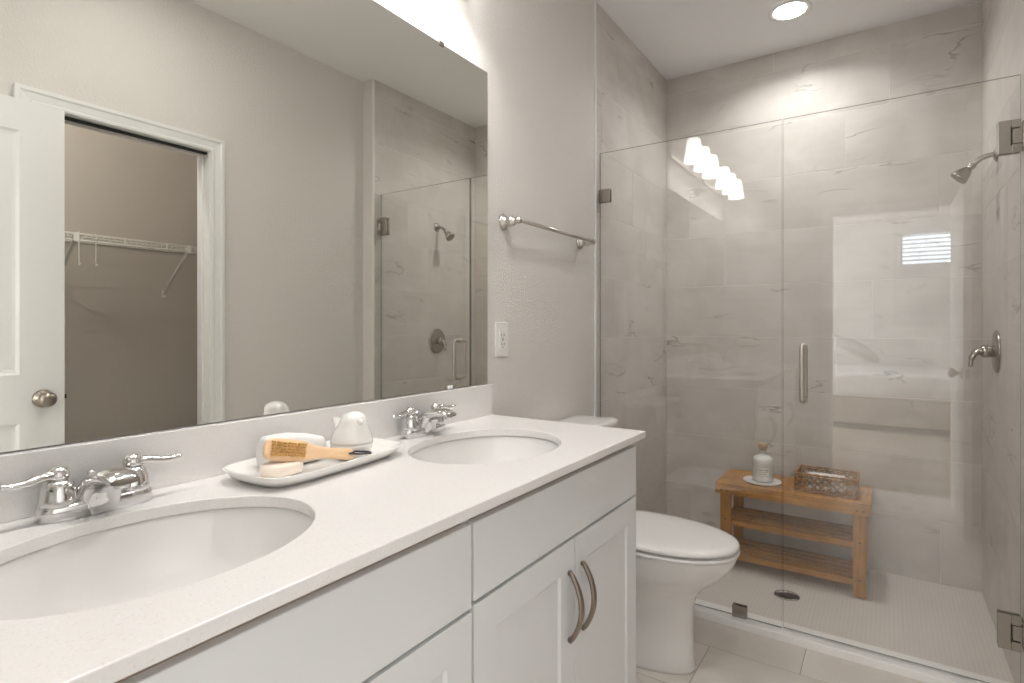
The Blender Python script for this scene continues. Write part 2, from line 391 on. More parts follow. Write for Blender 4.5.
def wallbox(name, dims, mat, label=None):
    bm = nb(); box(bm, *dims); return struct(name, bm, M[mat], label)
wallbox('wall_left', (XW-0.12, XT, -0.1, 0, -0.1, HC+0.1), 'paint', 'greige painted wall behind the vanity')
# right wall with the closet opening
CX0, CX1, CZ = 0.752, 1.405, 2.04
bm = nb()
box(bm, XW-0.12, CX0-0.012, WR, WR+0.11, -0.1, HC+0.1); box(bm, CX1+0.012, XT+0.012, WR, WR+0.11, -0.1, HC+0.1); box(bm, CX0-0.012, CX1+0.012, WR, WR+0.11, CZ+0.012, HC+0.1)
box(bm, XT+0.0, XT+0.01, WS+0.004, WR+0.02, -0.0, HC+0.1)
struct('wall_right', bm, M['paint'], 'greige painted wall facing the mirror, with the closet opening')
# front wall (behind the camera) with the doorway to the bedroom
DY0, DY1, DZ = 0.777, 1.545, 2.035
bm = nb()
box(bm, XW-0.11, XW, -0.1, DY0-0.012, -0.1, HC+0.1); box(bm, XW-0.11, XW, DY1+0.012, WR+0.05, -0.1, HC+0.1); box(bm, XW-0.11, XW, DY0-0.012, DY1+0.012, DZ+0.012, HC+0.1)
struct('wall_front', bm, M['paint'], 'painted wall with the doorway to the bedroom')
bm = nb()
box(bm, XW-0.12, XB+0.1, -0.1, WR+0.11, HC, HC+0.1)
struct('ceiling', bm, M['ceiling'])

# floor tiles (bathroom)
bm = nb()
rowsf = []
xs = [2.3576-0.1885-0.305*k for k in range(0, 8)]
edges = [2.3576]+xs
edges = [e for e in edges if e > -0.14]+[-0.15]
edges = edges[::-1]
def P_floor(u, v, d): return (v, u, d-0.0012)
for k, (a, b) in enumerate(zip(edges, edges[1:])):
    o = 0.8675 if (len(edges)-k) % 2 == 0 else 0.5625
    us = [-0.0]; u = o-0.61*3
    while u < WR-0.02:
        if u > 0.02: us.append(u)
        u += 0.61
    us.append(WR+0.11); rowsf.append((a, b, us))
tile_surface(bm, P_floor, rowsf, gap=0.0022, seed=11)
box(bm, -0.15, 2.36, -0.1, WR+0.11, -0.1, -0.003, 1)
me = bpy.data.meshes.new('floor'); bm.to_mesh(me); bm.free()
me.materials.append(M['floor_tile']); me.materials.append(M['floor_grout'])
o = bpy.data.objects.new('floor', me); COL.objects.link(o); o['kind'] = 'structure'; o['label'] = 'beige stone tile bathroom floor'

# shower pan and curb
bm = nb()
NX, NY = 16, 20; DR = (2.85, 0.735)
g = [[None]*(NY+1) for _ in range(NX+1)]
for i in range(NX+1):
    for j in range(NY+1):
        x = 2.45+(XB-2.45)*i/NX; y = WS*j/NY
        d = min(1, math.hypot(x-DR[0], (y-DR[1])*0.7)/0.5)
        g[i][j] = bm.verts.new((x, y, ZP-0.012*(1-d)))
for i in range(NX):
    for j in range(NY): bm.faces.new((g[i][j], g[i+1][j], g[i+1][j+1], g[i][j+1]))
r = bmesh.ops.extrude_face_region(bm, geom=bm.faces[:])
bmesh.ops.translate(bm, vec=(0, 0, -0.07), verts=[v for v in r['geom'] if isinstance(v, bmesh.types.BMVert)])
struct('floor_shower', bm, M['mosaic'], 'small beige mosaic shower floor sloping to the drain')
bm = nb(); box(bm, 2.3582, 2.462, 0.0, WS, -0.06, 0.028)
struct('trim_1', bm, M['white_stone'], 'white shower curb', bev=0.004)

# tile edge trims
bm = nb(); box(bm, XT, XT+0.013, 0.0, 0.007, 0, HC)
struct('trim_2', bm, M['trim'], 'pale metal tile edge strip on the vanity wall', bev=0.002)
bm = nb(); box(bm, XT+0.001, XT+0.012, WS-0.004, WS+0.006, 0, HC)
struct('trim_3', bm, M['trim'], 'pale tile edge strip on the right wall corner', bev=0.002)

# ------------------------------------------------------------ closet behind the right wall
CYB = 2.57; CXA, CXB = 0.45, 2.05
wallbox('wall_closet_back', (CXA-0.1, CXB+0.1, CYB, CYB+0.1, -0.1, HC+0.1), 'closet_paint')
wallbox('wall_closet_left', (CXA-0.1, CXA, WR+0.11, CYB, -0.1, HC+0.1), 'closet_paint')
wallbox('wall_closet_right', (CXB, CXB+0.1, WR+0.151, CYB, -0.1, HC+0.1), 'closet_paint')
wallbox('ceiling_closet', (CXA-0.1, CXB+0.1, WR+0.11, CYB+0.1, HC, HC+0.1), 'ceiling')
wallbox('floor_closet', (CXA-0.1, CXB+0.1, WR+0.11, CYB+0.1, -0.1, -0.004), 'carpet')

def casing(bm, u0, u1, ztop, face, axis, out, w=0.062):
    """mitred three-step door casing around an opening. axis 'x': runs along x on plane y=face, stands out toward out(+1/-1)"""
    prof = [(0, 0), (0, 0.010), (0.010, 0.012), (0.016, 0.009), (0.042, 0.013), (0.048, 0.017), (w, 0.017), (w, 0)]
    def pt(a, z, d): return (a, face+out*d, z) if axis == 'x' else (face+out*d, a, z)
    rings = []
    for k, (a, z, sx, sz) in enumerate(((u0, 0, -1, 0), (u0, ztop, -1, 1), (u1, ztop, 1, 1), (u1, 0, 1, 0))):
        rings.append([Vector(pt(a+sx*o, z+sz*o, d)) for o, d in prof])
    loft(bm, rings)
bm = nb(); casing(bm, CX0-0.004, CX1+0.004, CZ+0.004, WR, 'x', -1)
struct('trim_4', bm, M['trim'], 'white moulded casing around the closet opening')
bm = nb()   # jamb lining with a stop strip
box(bm, CX0-0.012, CX0, WR-0.001, WR+0.112, 0, CZ); box(bm, CX1, CX1+0.012, WR-0.001, WR+0.112, 0, CZ); box(bm, CX0-0.012, CX1+0.012, WR-0.001, WR+0.112, CZ, CZ+0.012)
box(bm, CX0, CX0+0.010, WR+0.05, WR+0.085, 0, CZ); box(bm, CX1-0.010, CX1, WR+0.05, WR+0.085, 0, CZ); box(bm, CX0, CX1, WR+0.05, WR+0.085, CZ-0.010, CZ)
struct('trim_5', bm, M['trim'], 'white jamb lining of the closet opening', bev=0.001)

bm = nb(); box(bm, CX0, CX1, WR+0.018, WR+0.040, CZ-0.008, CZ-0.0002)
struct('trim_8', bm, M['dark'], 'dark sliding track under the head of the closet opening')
# wire shelf in the closet
ws = thing('wire_shelf', 'white wire closet shelf with diagonal braces, seen in the mirror', 'shelf', (1.25, CYB-0.16, 1.66))
SX0, SX1, SY0, SY1, SZ = CXA+0.01, CXB-0.01, 2.262, CYB-0.004, 1.675
bm = nb()
for y in (SY0, SY0+0.10, SY0+0.20, SY1-0.004): tube(bm, [(SX0, y, SZ-0.004), (SX1, y, SZ-0.004)], 0.003, 6)
tube(bm, [(SX0, SY0, SZ-0.034), (SX1, SY0, SZ-0.034)], 0.0035, 6)
tube(bm, [(SX0, SY0, SZ), (SX1, SY0, SZ)], 0.0035, 6)
n = int((SX1-SX0)/0.0254)
for k in range(n+1):
    x = SX0+k*0.0254
    tube(bm, [(x, SY1, SZ), (x, SY0+0.002, SZ), (x, SY0-0.001, SZ-0.006), (x, SY0, SZ-0.034)], 0.0017, 5)
obj('shelf_wires', bm, M['wire'], ws, smooth=True)
for bx in (1.105, 1.65):
    bm = nb()
    a = Vector((bx, SY0+0.006, SZ-0.020)); b = Vector((bx, SY1-0.003, 1.405))
    d = (b-a).normalized(); up = Vector((1, 0, 0)); s = d.cross(up)
    loft(bm, [[a+up*x*0.008+s*y*0.004 for x, y in ((-1, -1), (1, -1), (1, 1), (-1, 1))], [b+up*x*0.008+s*y*0.004 for x, y in ((-1, -1), (1, -1), (1, 1), (-1, 1))]])
    box(bm, bx-0.011, bx+0.011, SY1-0.003, SY1+0.003, 1.385, 1.425)
    box(bm, bx-0.010, bx+0.010, SY0-0.004, SY0+0.02, SZ-0.040, SZ+0.004)
    obj('brace', bm, M['wire'], ws, bev=0.001)
for bx in (1.32, 1.53):
    bm = nb(); box(bm, bx-0.005, bx+0.005, SY0-0.004, SY0+0.004, SZ-0.036, SZ+0.004)
    obj('shelf_clip', bm, M['wire'], ws)
for k, (hx, lab) in enumerate(((1.115, 'left of the two thin white hooks under the closet shelf'), (1.187, 'right of the two thin white hooks under the closet shelf'))):
    bm = nb(); y = SY0-0.007
    tube(bm, smoothpath([(hx, y+0.011, SZ+0.004), (hx, y, SZ+0.003), (hx, y, SZ-0.05), (hx, y, SZ-0.145), (hx, y-0.010, SZ-0.160), (hx, y-0.022, SZ-0.149)], 4), 0.0028, 6)
    tag(obj('wire_hook', bm, M['wire'], smooth=True), lab, 'hook', 'hooks under the closet shelf')

# ------------------------------------------------------------ the entry door, open against the right wall
LX0, LX1, LY0, LY1, LZ = 0.035, 0.811, 1.475, 1.510, 2.025
def panel_door(bm, x0, x1, y0, y1, z0, z1, panels):
    """moulded door leaf: flat stiles with sunk, then raised panel fields on both faces"""
    for yf, s in ((y0, 1), (y1, -1)):
        xs = sorted({x0, x1, *[p[0] for p in panels], *[p[1] for p in panels]}); zs = sorted({z0, z1, *[p[2] for p in panels], *[p[3] for p in panels]})
        def inpanel(a, b): return any(p[0] <= a < p[1] and p[2] <= b < p[3] for p in panels)
        for a, b in zip(xs, xs[1:]):
            for c, d in zip(zs, zs[1:]):
                if not inpanel((a+b)/2, (c+d)/2): bm.faces.new([bm.verts.new((x, yf, z)) for x, z in ((a, c), (b, c), (b, d), (a, d))])
        for a, b, c, d in panels:
            prev = None
            for ins, dep in ((0, 0), (0.010, 0.006), (0.020, 0.008), (0.050, 0.008), (0.068, 0.002)):
                ring = [bm.verts.new((x, yf+s*dep, z)) for x, z in ((a+ins, c+ins), (b-ins, c+ins), (b-ins, d-ins), (a+ins, d-ins))]
                if prev:
                    for i in range(4): bm.faces.new((prev[i], prev[(i+1) % 4], ring[(i+1) % 4], ring[i]))
                prev = ring
            bm.faces.new(prev)
    for q in (((x0, y0, z0), (x0, y1, z0), (x0, y1, z1), (x0, y0, z1)), ((x1, y0, z0), (x1, y1, z0), (x1, y1, z1), (x1, y0, z1)), ((x0, y0, z1), (x1, y0, z1), (x1, y1, z1), (x0, y1, z1)), ((x0, y0, z0), (x1, y0, z0), (x1, y1, z0), (x0, y1, z0))):
        bm.faces.new([bm.verts.new(p) for p in q])
    bmesh.ops.remove_doubles(bm, verts=bm.verts[:], dist=1e-5)
bm = nb(); panel_door(bm, LX0, LX1, LY0, LY1, 0.012, LZ, [(0.166, 0.679, 1.035, 1.912), (0.166, 0.679, 0.24, 0.860)])
door = struct('door_1', bm, M['trim'], 'white two panel door standing open, seen at the left of the mirror')
def door_knob(s, yf):
    bm = nb(); kx, kz = 0.746, 0.943
    T = at((kx, yf, kz), '-y' if s < 0 else 'y')
    L = 1.0 if s < 0 else 0.62
    lathe(bm, [(0.0, 0), (0.033, 0), (0.033, 0.004), (0.029, 0.009), (0.014, 0.012), (0.011, 0.020*L), (0.012, 0.028*L), (0.022, 0.034*L), (0.0275, 0.044*L), (0.027, 0.053*L), (0.021, 0.062*L), (0.010, 0.066*L), (0.0, 0.0665*L)], 28, T)
    obj('door_knob', bm, M['knob'], door, smooth=True)
door_knob(-1, LY0); door_knob(1, LY1)
bm = nb(); box(bm, LX1, LX1+0.010, 1.487, 1.498, 0.935, 0.951); box(bm, LX1-0.0005, LX1+0.001, 1.482, 1.503, 0.915, 0.971)
obj('latch_plate', bm, M['bronze'], door)
for hz in (0.25, 1.05, 1.80):
    bm = nb(); tube(bm, [(LX0-0.006, LY1+0.004, hz-0.045), (LX0-0.006, LY1+0.004, hz+0.045)], 0.006, 8); box(bm, LX0-0.001, LX0, LY0+0.005, LY1, hz-0.045, hz+0.045)
    obj('door_hinge', bm, M['knob'], door, bev=0.0008)
bm = nb(); casing(bm, DY0-0.004, DY1+0.004, DZ+0.004, XW, 'y', 1, 0.058)
for v in bm.verts: v.co.y = min(v.co.y, WR-0.001)
struct('trim_6', bm, M['trim'], 'white casing around the bedroom doorway')
bm = nb()
box(bm, XW-0.112, XW+0.001, DY0-0.012, DY0, 0, DZ); box(bm, XW-0.112, XW+0.001, DY1, DY1+0.012, 0, DZ); box(bm, XW-0.112, XW+0.001, DY0-0.012, DY1+0.012, DZ, DZ+0.012)
struct('trim_7', bm, M['trim'], 'white jamb lining of the bedroom doorway')

# ------------------------------------------------------------ the bedroom beyond the doorway (seen reflected in the shower glass)
BX0, BY0, BY1 = -4.5, -1.6, 3.2; BXW = XW-0.11
WY0, WY1, WZ0, WZ1 = 1.27, 1.94, 2.03, 2.50
bm = nb()
box(bm, BX0-0.12, BX0, BY0-0.1, WY0, -0.1, HC+0.1); box(bm, BX0-0.12, BX0, WY1, BY1+0.1, -0.1, HC+0.1)
box(bm, BX0-0.12, BX0, WY0, WY1, -0.1, WZ0); box(bm, BX0-0.12, BX0, WY0, WY1, WZ1, HC+0.1)
struct('wall_bedroom_back', bm, M['bedroom_paint'])
wallbox('wall_bedroom_left', (BX0, BXW, BY0-0.1, BY0, -0.1, HC+0.1), 'bedroom_paint')
wallbox('wall_bedroom_right', (BX0, BXW, BY1, BY1+0.1, -0.1, HC+0.1), 'bedroom_paint')
bm = nb(); box(bm, BXW, BXW+0.1, BY0-0.1, -0.1, -0.1, HC+0.1); box(bm, BXW, BXW+0.1, WR+0.11, BY1+0.1, -0.1, HC+0.1)
struct('wall_bedroom_front', bm, M['bedroom_paint'])
wallbox('ceiling_bedroom', (BX0-0.1, BXW-0.012, BY0-0.1, BY1+0.1, HC, HC+0.1), 'ceiling')
wallbox('floor_bedroom', (BX0-0.1, BXW-0.01, BY0-0.1, BY1+0.1, -0.1, -0.004), 'carpet')
bm = nb()
for a in ((BX0-0.09, BX0-0.05, WY0, WY0+0.03, WZ0, WZ1), (BX0-0.09, BX0-0.05, WY1-0.03, WY1, WZ0, WZ1), (BX0-0.09, BX0-0.05, WY0+0.03, WY1-0.03, WZ0, WZ0+0.03), (BX0-0.09, BX0-0.05, WY0+0.03, WY1-0.03, WZ1-0.03, WZ1)): box(bm, *a)
win = struct('window_1', bm, M['trim'], 'small high bedroom window with a white frame')
bm = nb(); box(bm, BX0-0.076, BX0-0.072, WY0+0.03, WY1-0.03, WZ0+0.03, WZ1-0.03); obj('pane', bm, M['glass'], win)
bm = nb()   # made-up window frame around the unseen bedroom fill light
for q in ((-3.58, -3.50, 0.62, 2.38), (-1.10, -1.02, 0.62, 2.38), (-2.33, -2.27, 0.70, 2.30)): box(bm, q[0], q[1], BY0, BY0+0.05, q[2], q[3])
box(bm, -3.50, -1.10, BY0, BY0+0.05, 0.62, 0.70); box(bm, -3.50, -1.10, BY0, BY0+0.05, 2.30, 2.38)
struct('fill_frame', bm, M['trim'], 'large white frame added around the unseen bedroom fill light')
bl = thing('window_blind', 'white slatted blind on the high bedroom window, reflected in the shower glass', 'blind', (BX0-0.02, (WY0+WY1)/2, WZ0))
bm = nb(); box(bm, BX0-0.045, BX0-0.005, WY0+0.005, WY1-0.005, WZ1-0.04, WZ1-0.002); obj('head_rail', bm, M['blind'], bl)
k = 0; z = WZ0+0.02
while z < WZ1-0.05:
    bm = nb(); y0, y1 = WY0+0.006, WY1-0.006
    loft(bm, [[(BX0-0.04, y, z-0.007), (BX0-0.012, y, z+0.007), (BX0-0.012, y, z+0.0085), (BX0-0.04, y, z-0.0055)] for y in (y0, y1)])
    obj('slat', bm, M['blind'], bl); z += 0.056
bm = nb(); rg = []
for i in range(61):
    y = WY0-0.08+0.60*i/60; w = 0.022*math.sin(i*0.95)+0.008*math.sin(i*2.3)
    rg.append([(BX0+0.075+w, y, 1.2), (BX0+0.075+w*0.8, y, 2.0), (BX0+0.075+w*0.6, y, 2.56)])
loft(bm, rg, False, False, False)
tag(obj('sheer_curtain', bm, M['sheer'], smooth=True), 'thin white sheer curtain hanging before the bedroom window', 'curtain')
bed = thing('bed', 'bed with a smooth white cover in the bedroom, reflected in the shower glass', 'bed', (-3.6, 1.2, 0))
bm = nb(); box(bm, -4.42, -2.92, 0.25, 2.6, 0.36, 0.67); obj('mattress', bm, M['bedding'], bed, smooth=True, bev=0.07, seg=5)
bm = nb(); box(bm, -4.44, -2.94, 0.24, 2.58, 0.06, 0.36); obj('bed_base', bm, M['carpet'], bed, bev=0.02)
for sx in (-4.38, -3.0):
    for sy in (0.32, 2.5):
        bm = nb(); box(bm, sx-0.03, sx+0.03, sy-0.03, sy+0.03, 0, 0.07); obj('leg', bm, M['bronze'], bed)
bm = nb(); lathe(bm, [(0, -0.085), (0.12, -0.075), (0.22, -0.04), (0.26, 0), (0.22, 0.045), (0.12, 0.085), (0, 0.095)], 40, Matrix.Translation((-3.25, 0.70, 0.95)) @ Matrix.Rotation(math.radians(-25), 4, 'X') @ Matrix.Diagonal((1.0, 1.5, 1.25, 1)))
tag(obj('bed_pillow', bm, M['bedding'], smooth=True), 'plump white pillow lying on the white bed', 'pillow')

# ------------------------------------------------------------ vanity cabinets
YF = 0.53; YC = 0.512
def slab(bm, x0, x1, z0, z1): box(bm, x0, x1, YC, YF, z0, z1)
def shaker(bm, x0, x1, z0, z1, st=0.064, rec=0.0055):
    """door with a recessed flat panel"""
    y0, y1 = YC, YF
    O = [(x0, z0), (x1, z0), (x1, z1), (x0, z1)]; I = [(x0+st, z0+st), (x1-st, z0+st), (x1-st, z1-st), (x0+st, z1-st)]
    e = 0.005; J = [(x0+st+e, z0+st+e), (x1-st-e, z0+st+e), (x1-st-e, z1-st-e), (x0+st+e, z1-st-e)]
    R = [[bm.verts.new((x, y, z)) for x, z in c] for c, y in ((O, y0), (O, y1), (I, y1), (J, y1-rec))]
    for a, b in zip(R, R[1:]):
        for i in range(4): bm.faces.new((a[i], a[(i+1) % 4], b[(i+1) % 4], b[i]))
    bm.faces.new(R[-1]); bm.faces.new(R[0][::-1])
def pull(x, z0, z1, parent):
    bm = nb(); pts = []; n = 22; rs = []
    for k in range(n+1):
        t = k/n; z = z0+(z1-z0)*t
        b = math.sin(PI*t)
        pts.append((x, YF+0.002+0.030*b**0.75, z)); rs.append(0.0052+0.0042*b)
    # flat bowed bar: width across the door, thin in depth
    rings = []
    for i, p in enumerate(pts):
        p = Vector(p); a = Vector(pts[max(i-1, 0)]); c = Vector(pts[min(i+1, n)]); t = (c-a).normalized(); nn = Vector((1, 0, 0)); bi = t.cross(nn)
        rings.append([p+nn*rs[i]*1.0*math.cos(q*2*PI/12)+bi*0.0058*math.sin(q*2*PI/12) for q in range(12)])
    loft(bm, rings)
    for z, s in ((z0, 1), (z1, -1)): lathe(bm, [(0.0055, 0), (0.005, 0.004)], 12, at((x, YF-0.0005, z+s*0.003), 'y'))
    obj('handle', bm, M['pull'], parent, smooth=True)
def vanity_unit(x0, x1, zd, label, zt=0.871):
    t = thing('vanity_cabinet', label, 'cabinet', ((x0+x1)/2, 0.27, 0), 'white vanity cabinets under the worktop')
    bm = nb()   # open carcass so that the basin hangs inside
    th = 0.016
    box(bm, x0, x0+th, 0.004, YC-0.003, 0.10, 0.8925); box(bm, x1-th, x1, 0.004, YC-0.003, 0.10, 0.8925)
    box(bm, x0+th, x1-th, 0.004, YC-0.003, 0.10, 0.116); box(bm, x0+th, x1-th, 0.004, 0.012, 0.116, 0.8925)
    box(bm, x0+th, x1-th, YC-0.022, YC-0.003, 0.872, 0.8925); box(bm, x0+th, x1-th, YC-0.022, YC-0.003, zd-0.012, zd+0.03)
    box(bm, (x0+x1)/2-0.02, (x0+x1)/2+0.02, YC-0.022, YC-0.003, 0.116, zd-0.012)
    obj('body', bm, M['cabinet'], t)
    bm = nb(); box(bm, x0, x1, 0.40, 0.445, 0.0, 0.0995); obj('toe_kick', bm, M['cabinet'], t)
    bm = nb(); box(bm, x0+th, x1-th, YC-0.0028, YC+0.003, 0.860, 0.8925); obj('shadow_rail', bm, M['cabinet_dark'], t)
    bm = nb(); slab(bm, x0+0.003, x1-0.003, zd, zt); obj('drawer_front', bm, M['cabinet'], t, bev=0.002)
    xm = (x0+x1)/2
    for a, b, hx in ((x0+0.003, xm-0.0015, xm-0.030), (xm+0.0015, x1-0.003, xm+0.033)):
        bm = nb(); shaker(bm, a, b, 0.115, zd-0.007); d = obj('door', bm, M['cabinet'], t, bev=0.001)
        pull(hx, 0.508, 0.662, d)
    return t
vanity_unit(-0.012, 0.7565, 0.727, 'near white vanity cabinet under the left basin, partly cut by the photo edge')
vanity_unit(0.7575, 1.509, 0.735, 'far white vanity cabinet with two bowed nickel pulls, beside the toilet')

# worktop with two basin cut-outs
S1 = (0.365, 0.2875); S2 = (1.128, 0.2875); SA, SB = 0.220, 0.171
ct = thing('vanity_worktop', 'long off-white quartz worktop with two oval cut-outs and a backsplash', 'worktop', (0.75, 0.27, 0.8935))
bm = nb(); es = []
def loop(pts):
    vs = [bm.verts.new(p) for p in pts]
    return [bm.edges.new((vs[i], vs[(i+1) % len(vs)])) for i in range(len(vs))]
es += loop([(-0.026, 0.001, ZK), (1.5185, 0.001, ZK), (1.5185, 0.5541, ZK), (-0.026, 0.5541, ZK)])
for c in (S1, S2): es += loop(ellipse(c[0], c[1], ZK, SA, SB, 72))
bmesh.ops.triangle_fill(bm, use_beauty=True, use_dissolve=False, edges=es)
r = bmesh.ops.extrude_face_region(bm, geom=bm.faces[:])
bmesh.ops.translate(bm, vec=(0, 0, -0.0195), verts=[v for v in r['geom'] if isinstance(v, bmesh.types.BMVert)])
obj('slab', bm, M['quartz'], ct, bev=0.002, ang=60)
bm = nb(); box(bm, -0.026, 1.5185, 0.001, 0.020, ZK+0.0003, 1.0145); obj('backsplash', bm, M['quartz'], ct, bev=0.0015)

def basin(c, label):
    t = thing('sink_basin', label, 'sink', (c[0], c[1], 0.76), 'white oval undermount basins')
    prof = [(1.10, 0.8935), (1.03, 0.8935), (1.015, 0.888), (1.0, 0.875), (0.965, 0.845), (0.89, 0.81), (0.76, 0.782), (0.58, 0.764), (0.38, 0.752), (0.20, 0.746), (0.105, 0.744)]
    wall = prof + [(0.0, 0.7435), (0.12, 0.734), (0.40, 0.742), (0.60, 0.754), (0.79, 0.773), (0.93, 0.803), (1.01, 0.840), (1.045, 0.875), (1.10, 0.882), (1.10, 0.8935)]
    bm = nb(); loft(bm, [ellipse(c[0], c[1], z-0.0005, max(SA*s, 1e-4), max(SB*s, 1e-4), 64) for s, z in wall], False, False)
    obj('basin', bm, M['porcelain'], t, smooth=True)
    bm = nb(); lathe(bm, [(0.0, 0.7435), (0.021, 0.7435), (0.0225, 0.7455), (0.019, 0.748), (0.012, 0.7465), (0.009, 0.750), (0, 0.752)], 28, Matrix.Translation((c[0], c[1], 0.001)))
    obj('drain', bm, M['chrome'], t, smooth=True)
    return t
b1 = basin(S1, 'large white oval basin in the foreground at the left')
b2 = basin(S2, 'far white oval basin near the toilet end of the worktop')

def faucet(cx, label):
    t = thing('bathroom_faucet', label, 'faucet', (cx, 0.062, ZK), 'chrome two handle centerset faucets'); cy = 0.062
    bm = nb()
    def stad(s, z, L=0.078, Wd=0.0265):
        return ellipse(cx, cy, z, L*s, Wd*s if s > 0.99 else Wd*(s-0.0), 48, 3.2)
    loft(bm, [stad(1.02, ZK+0.0005), stad(1.0, ZK+0.014), stad(0.985, ZK+0.0195), stad(0.95, ZK+0.022)])
    obj('base_plate', bm, M['chrome'], t, smooth=True)
    for s in (-1, 1):
        hx = cx+s*0.0508; z = ZK+0.0205
        bm = nb(); lathe(bm, [(0.0235, 0), (0.0245, 0.003), (0.0240, 0.010), (0.0225, 0.022), (0.0190, 0.033), (0.0140, 0.039), (0.0, 0.040)], 28, Matrix.Translation((hx, cy, z)))
        h = obj('handle', bm, M['chrome'], t, smooth=True)
        bm = nb(); lathe(bm, [(0, 0.0385), (0.0125, 0.039), (0.0145, 0.043), (0.0145, 0.048), (0.0115, 0.0555), (0.006, 0.059), (0, 0.0595)], 24, Matrix.Translation((hx, cy, z)))
        pp = smoothpath([(hx, cy, z+0.046), (hx+s*0.020, cy+0.003, z+0.047), (hx+s*0.040, cy+0.006, z+0.043), (hx+s*0.058, cy+0.008, z+0.042), (hx+s*0.068, cy+0.009, z+0.044)], 5)
        k = len(pp)-1
        tube(bm, pp, [0.0118-0.0048*(i/k)**0.7 for i in range(k+1)], 14, flat=(0.72, 1.0))
        sphere(bm, Vector(pp[-1]), 0.0069, 8, (1, 1, 0.72))
        obj('lever', bm, M['chrome'], h, smooth=True)
    # spout: wide shell that sweeps up and forward to a blunt outlet, underside hollowed
    bm = nb(); rings = []
    st = [((-0.022, 0.004), (0.0285, 0.0008), 0.0335), ((-0.0225, 0.020), (0.0290, 0.010), 0.0330), ((-0.015, 0.040), (0.0320, 0.026), 0.0310), ((0.006, 0.060), (0.040, 0.042), 0.0280), ((0.034, 0.070), (0.058, 0.050), 0.0260), ((0.062, 0.075), (0.079, 0.054), 0.0240), ((0.085, 0.073), (0.096, 0.055), 0.0220), ((0.099, 0.066), (0.101, 0.0555), 0.0200)]
    tp = smoothpath([(0, *a[0]) for a in st], 4); bp = smoothpath([(0, *a[1]) for a in st], 4); wp = smoothpath([(a[2], 0, 0) for a in st], 4)
    for a, b, w in zip(tp, bp, wp):
        c = (a+b)/2; h = (a-b)/2; ring = []
        for k in range(32):
            an = 2*PI*k/32; co, si = math.cos(an), math.sin(an)
            px = w.x*math.copysign(abs(co)**0.72, co); q = math.copysign(abs(si)**(0.85 if si > 0 else 0.72), si)
            ring.append(Vector((cx+px, cy, ZK))+c+h*q)
        rings.append(ring)
    loft(bm, rings)
    sp_o = obj('spout', bm, M['chrome'], t, smooth=True); autosmooth(sp_o, 50)
    bm = nb(); lathe(bm, [(0.0, 0), (0.0095, 0), (0.0105, 0.004), (0.0105, 0.012), (0, 0.012)], 20, at((cx, cy+0.089, ZK+0.0495)))
    obj('aerator', bm, M['chrome'], t, smooth=True)
    bm = nb(); tube(bm, [(cx, cy-0.0215, ZK+0.016), (cx, cy-0.0255, ZK+0.052)], 0.0024, 8); sphere(bm, (cx, cy-0.0255, ZK+0.055), 0.0058, 8)
    obj('lift_rod', bm, M['chrome'], t, smooth=True)
    return t
f1 = faucet(0.375, 'chrome two handle faucet on the foreground basin at the left')
copy_tree(f1, (0.763, 0, 0), 'far chrome two handle faucet between the white tray and the toilet')

# ------------------------------------------------------------ the wall mirror
mi = thing('wall_mirror', 'wide frameless wall mirror standing on the backsplash above the basins', 'mirror', (0.75, 0.003, 1.0165))
bm = nb(); box(bm, 0.0, 1.5103, 0.0012, 0.006, 1.0175, 2.0594)
for f in bm.faces: f.material_index = 0 if f.normal.y > 0.5 or f.calc_center_median().y > 0.0059 else 1
obj('mirror_glass', bm, [M['mirror'], M['mirror_edge']], mi)
for cx, cz, s in ((1.315, 1.0175, 1), (0.35, 2.0594, -1), (1.276, 2.0594, -1)):
    bm = nb(); box(bm, cx-0.011, cx+0.011, 0.0005, 0.009, cz-0.001 if s > 0 else cz-0.008, cz+0.010 if s > 0 else cz+0.006)
    obj('mirror_clip', bm, M['clip' if s > 0 else 'steel'], mi, bev=0.0015)

# ------------------------------------------------------------ tray and what lies on it
TC = Vector((0.752, 0.131, ZK)); TR = math.radians(-5)
RT = Matrix.Translation(TC) @ Matrix.Rotation(TR, 4, 'Z')
def trk(x, y, z=0.0): return RT @ Vector((x, y, z))
bm = nb()
TLn, TW = 0.185, 0.096
def trr(s, z, pw=5.0): return [RT @ p for p in ellipse(0, 0, z, TLn*s if s > 0.7 else TLn*s, TW*(s if s > 0.7 else s), 64, pw)]
def tro(dx, z, pw): return [RT @ p for p in ellipse(0, 0, z, TLn-dx, TW-dx, 64, pw)]
loft(bm, [tro(0.040, 0.0004, 4), tro(0.024, 0.0015, 4.5), tro(0.010, 0.012, 4.5), tro(0.0, 0.0245, 5), tro(0.0005, 0.0265, 5), tro(0.004, 0.0260, 5), tro(0.014, 0.0135, 4.5), tro(0.026, 0.0065, 4.5), tro(0.042, 0.005, 4)])
tag(obj('ceramic_tray', bm, M['ceramic'], smooth=True), 'long white ceramic tray on the worktop between the two basins', 'tray')

bm = nb(); c = Vector((0.657, 0.134, ZK+0.0056))
T = Matrix.Translation(c) @ Matrix.Rotation(TR+0.02, 4, 'Z')
loft(bm, [[T @ p for p in ellipse(0, 0, z, a, b, 32, 6)] for z, a, b in ((0, 0.032, 0.024), (0.003, 0.034, 0.027), (0.016, 0.035, 0.028), (0.022, 0.033, 0.026), (0.024, 0.029, 0.022))])
tag(obj('soap_bar', bm, M['soap'], smooth=True), 'pale peach soap bar at the near end of the white tray', 'soap')

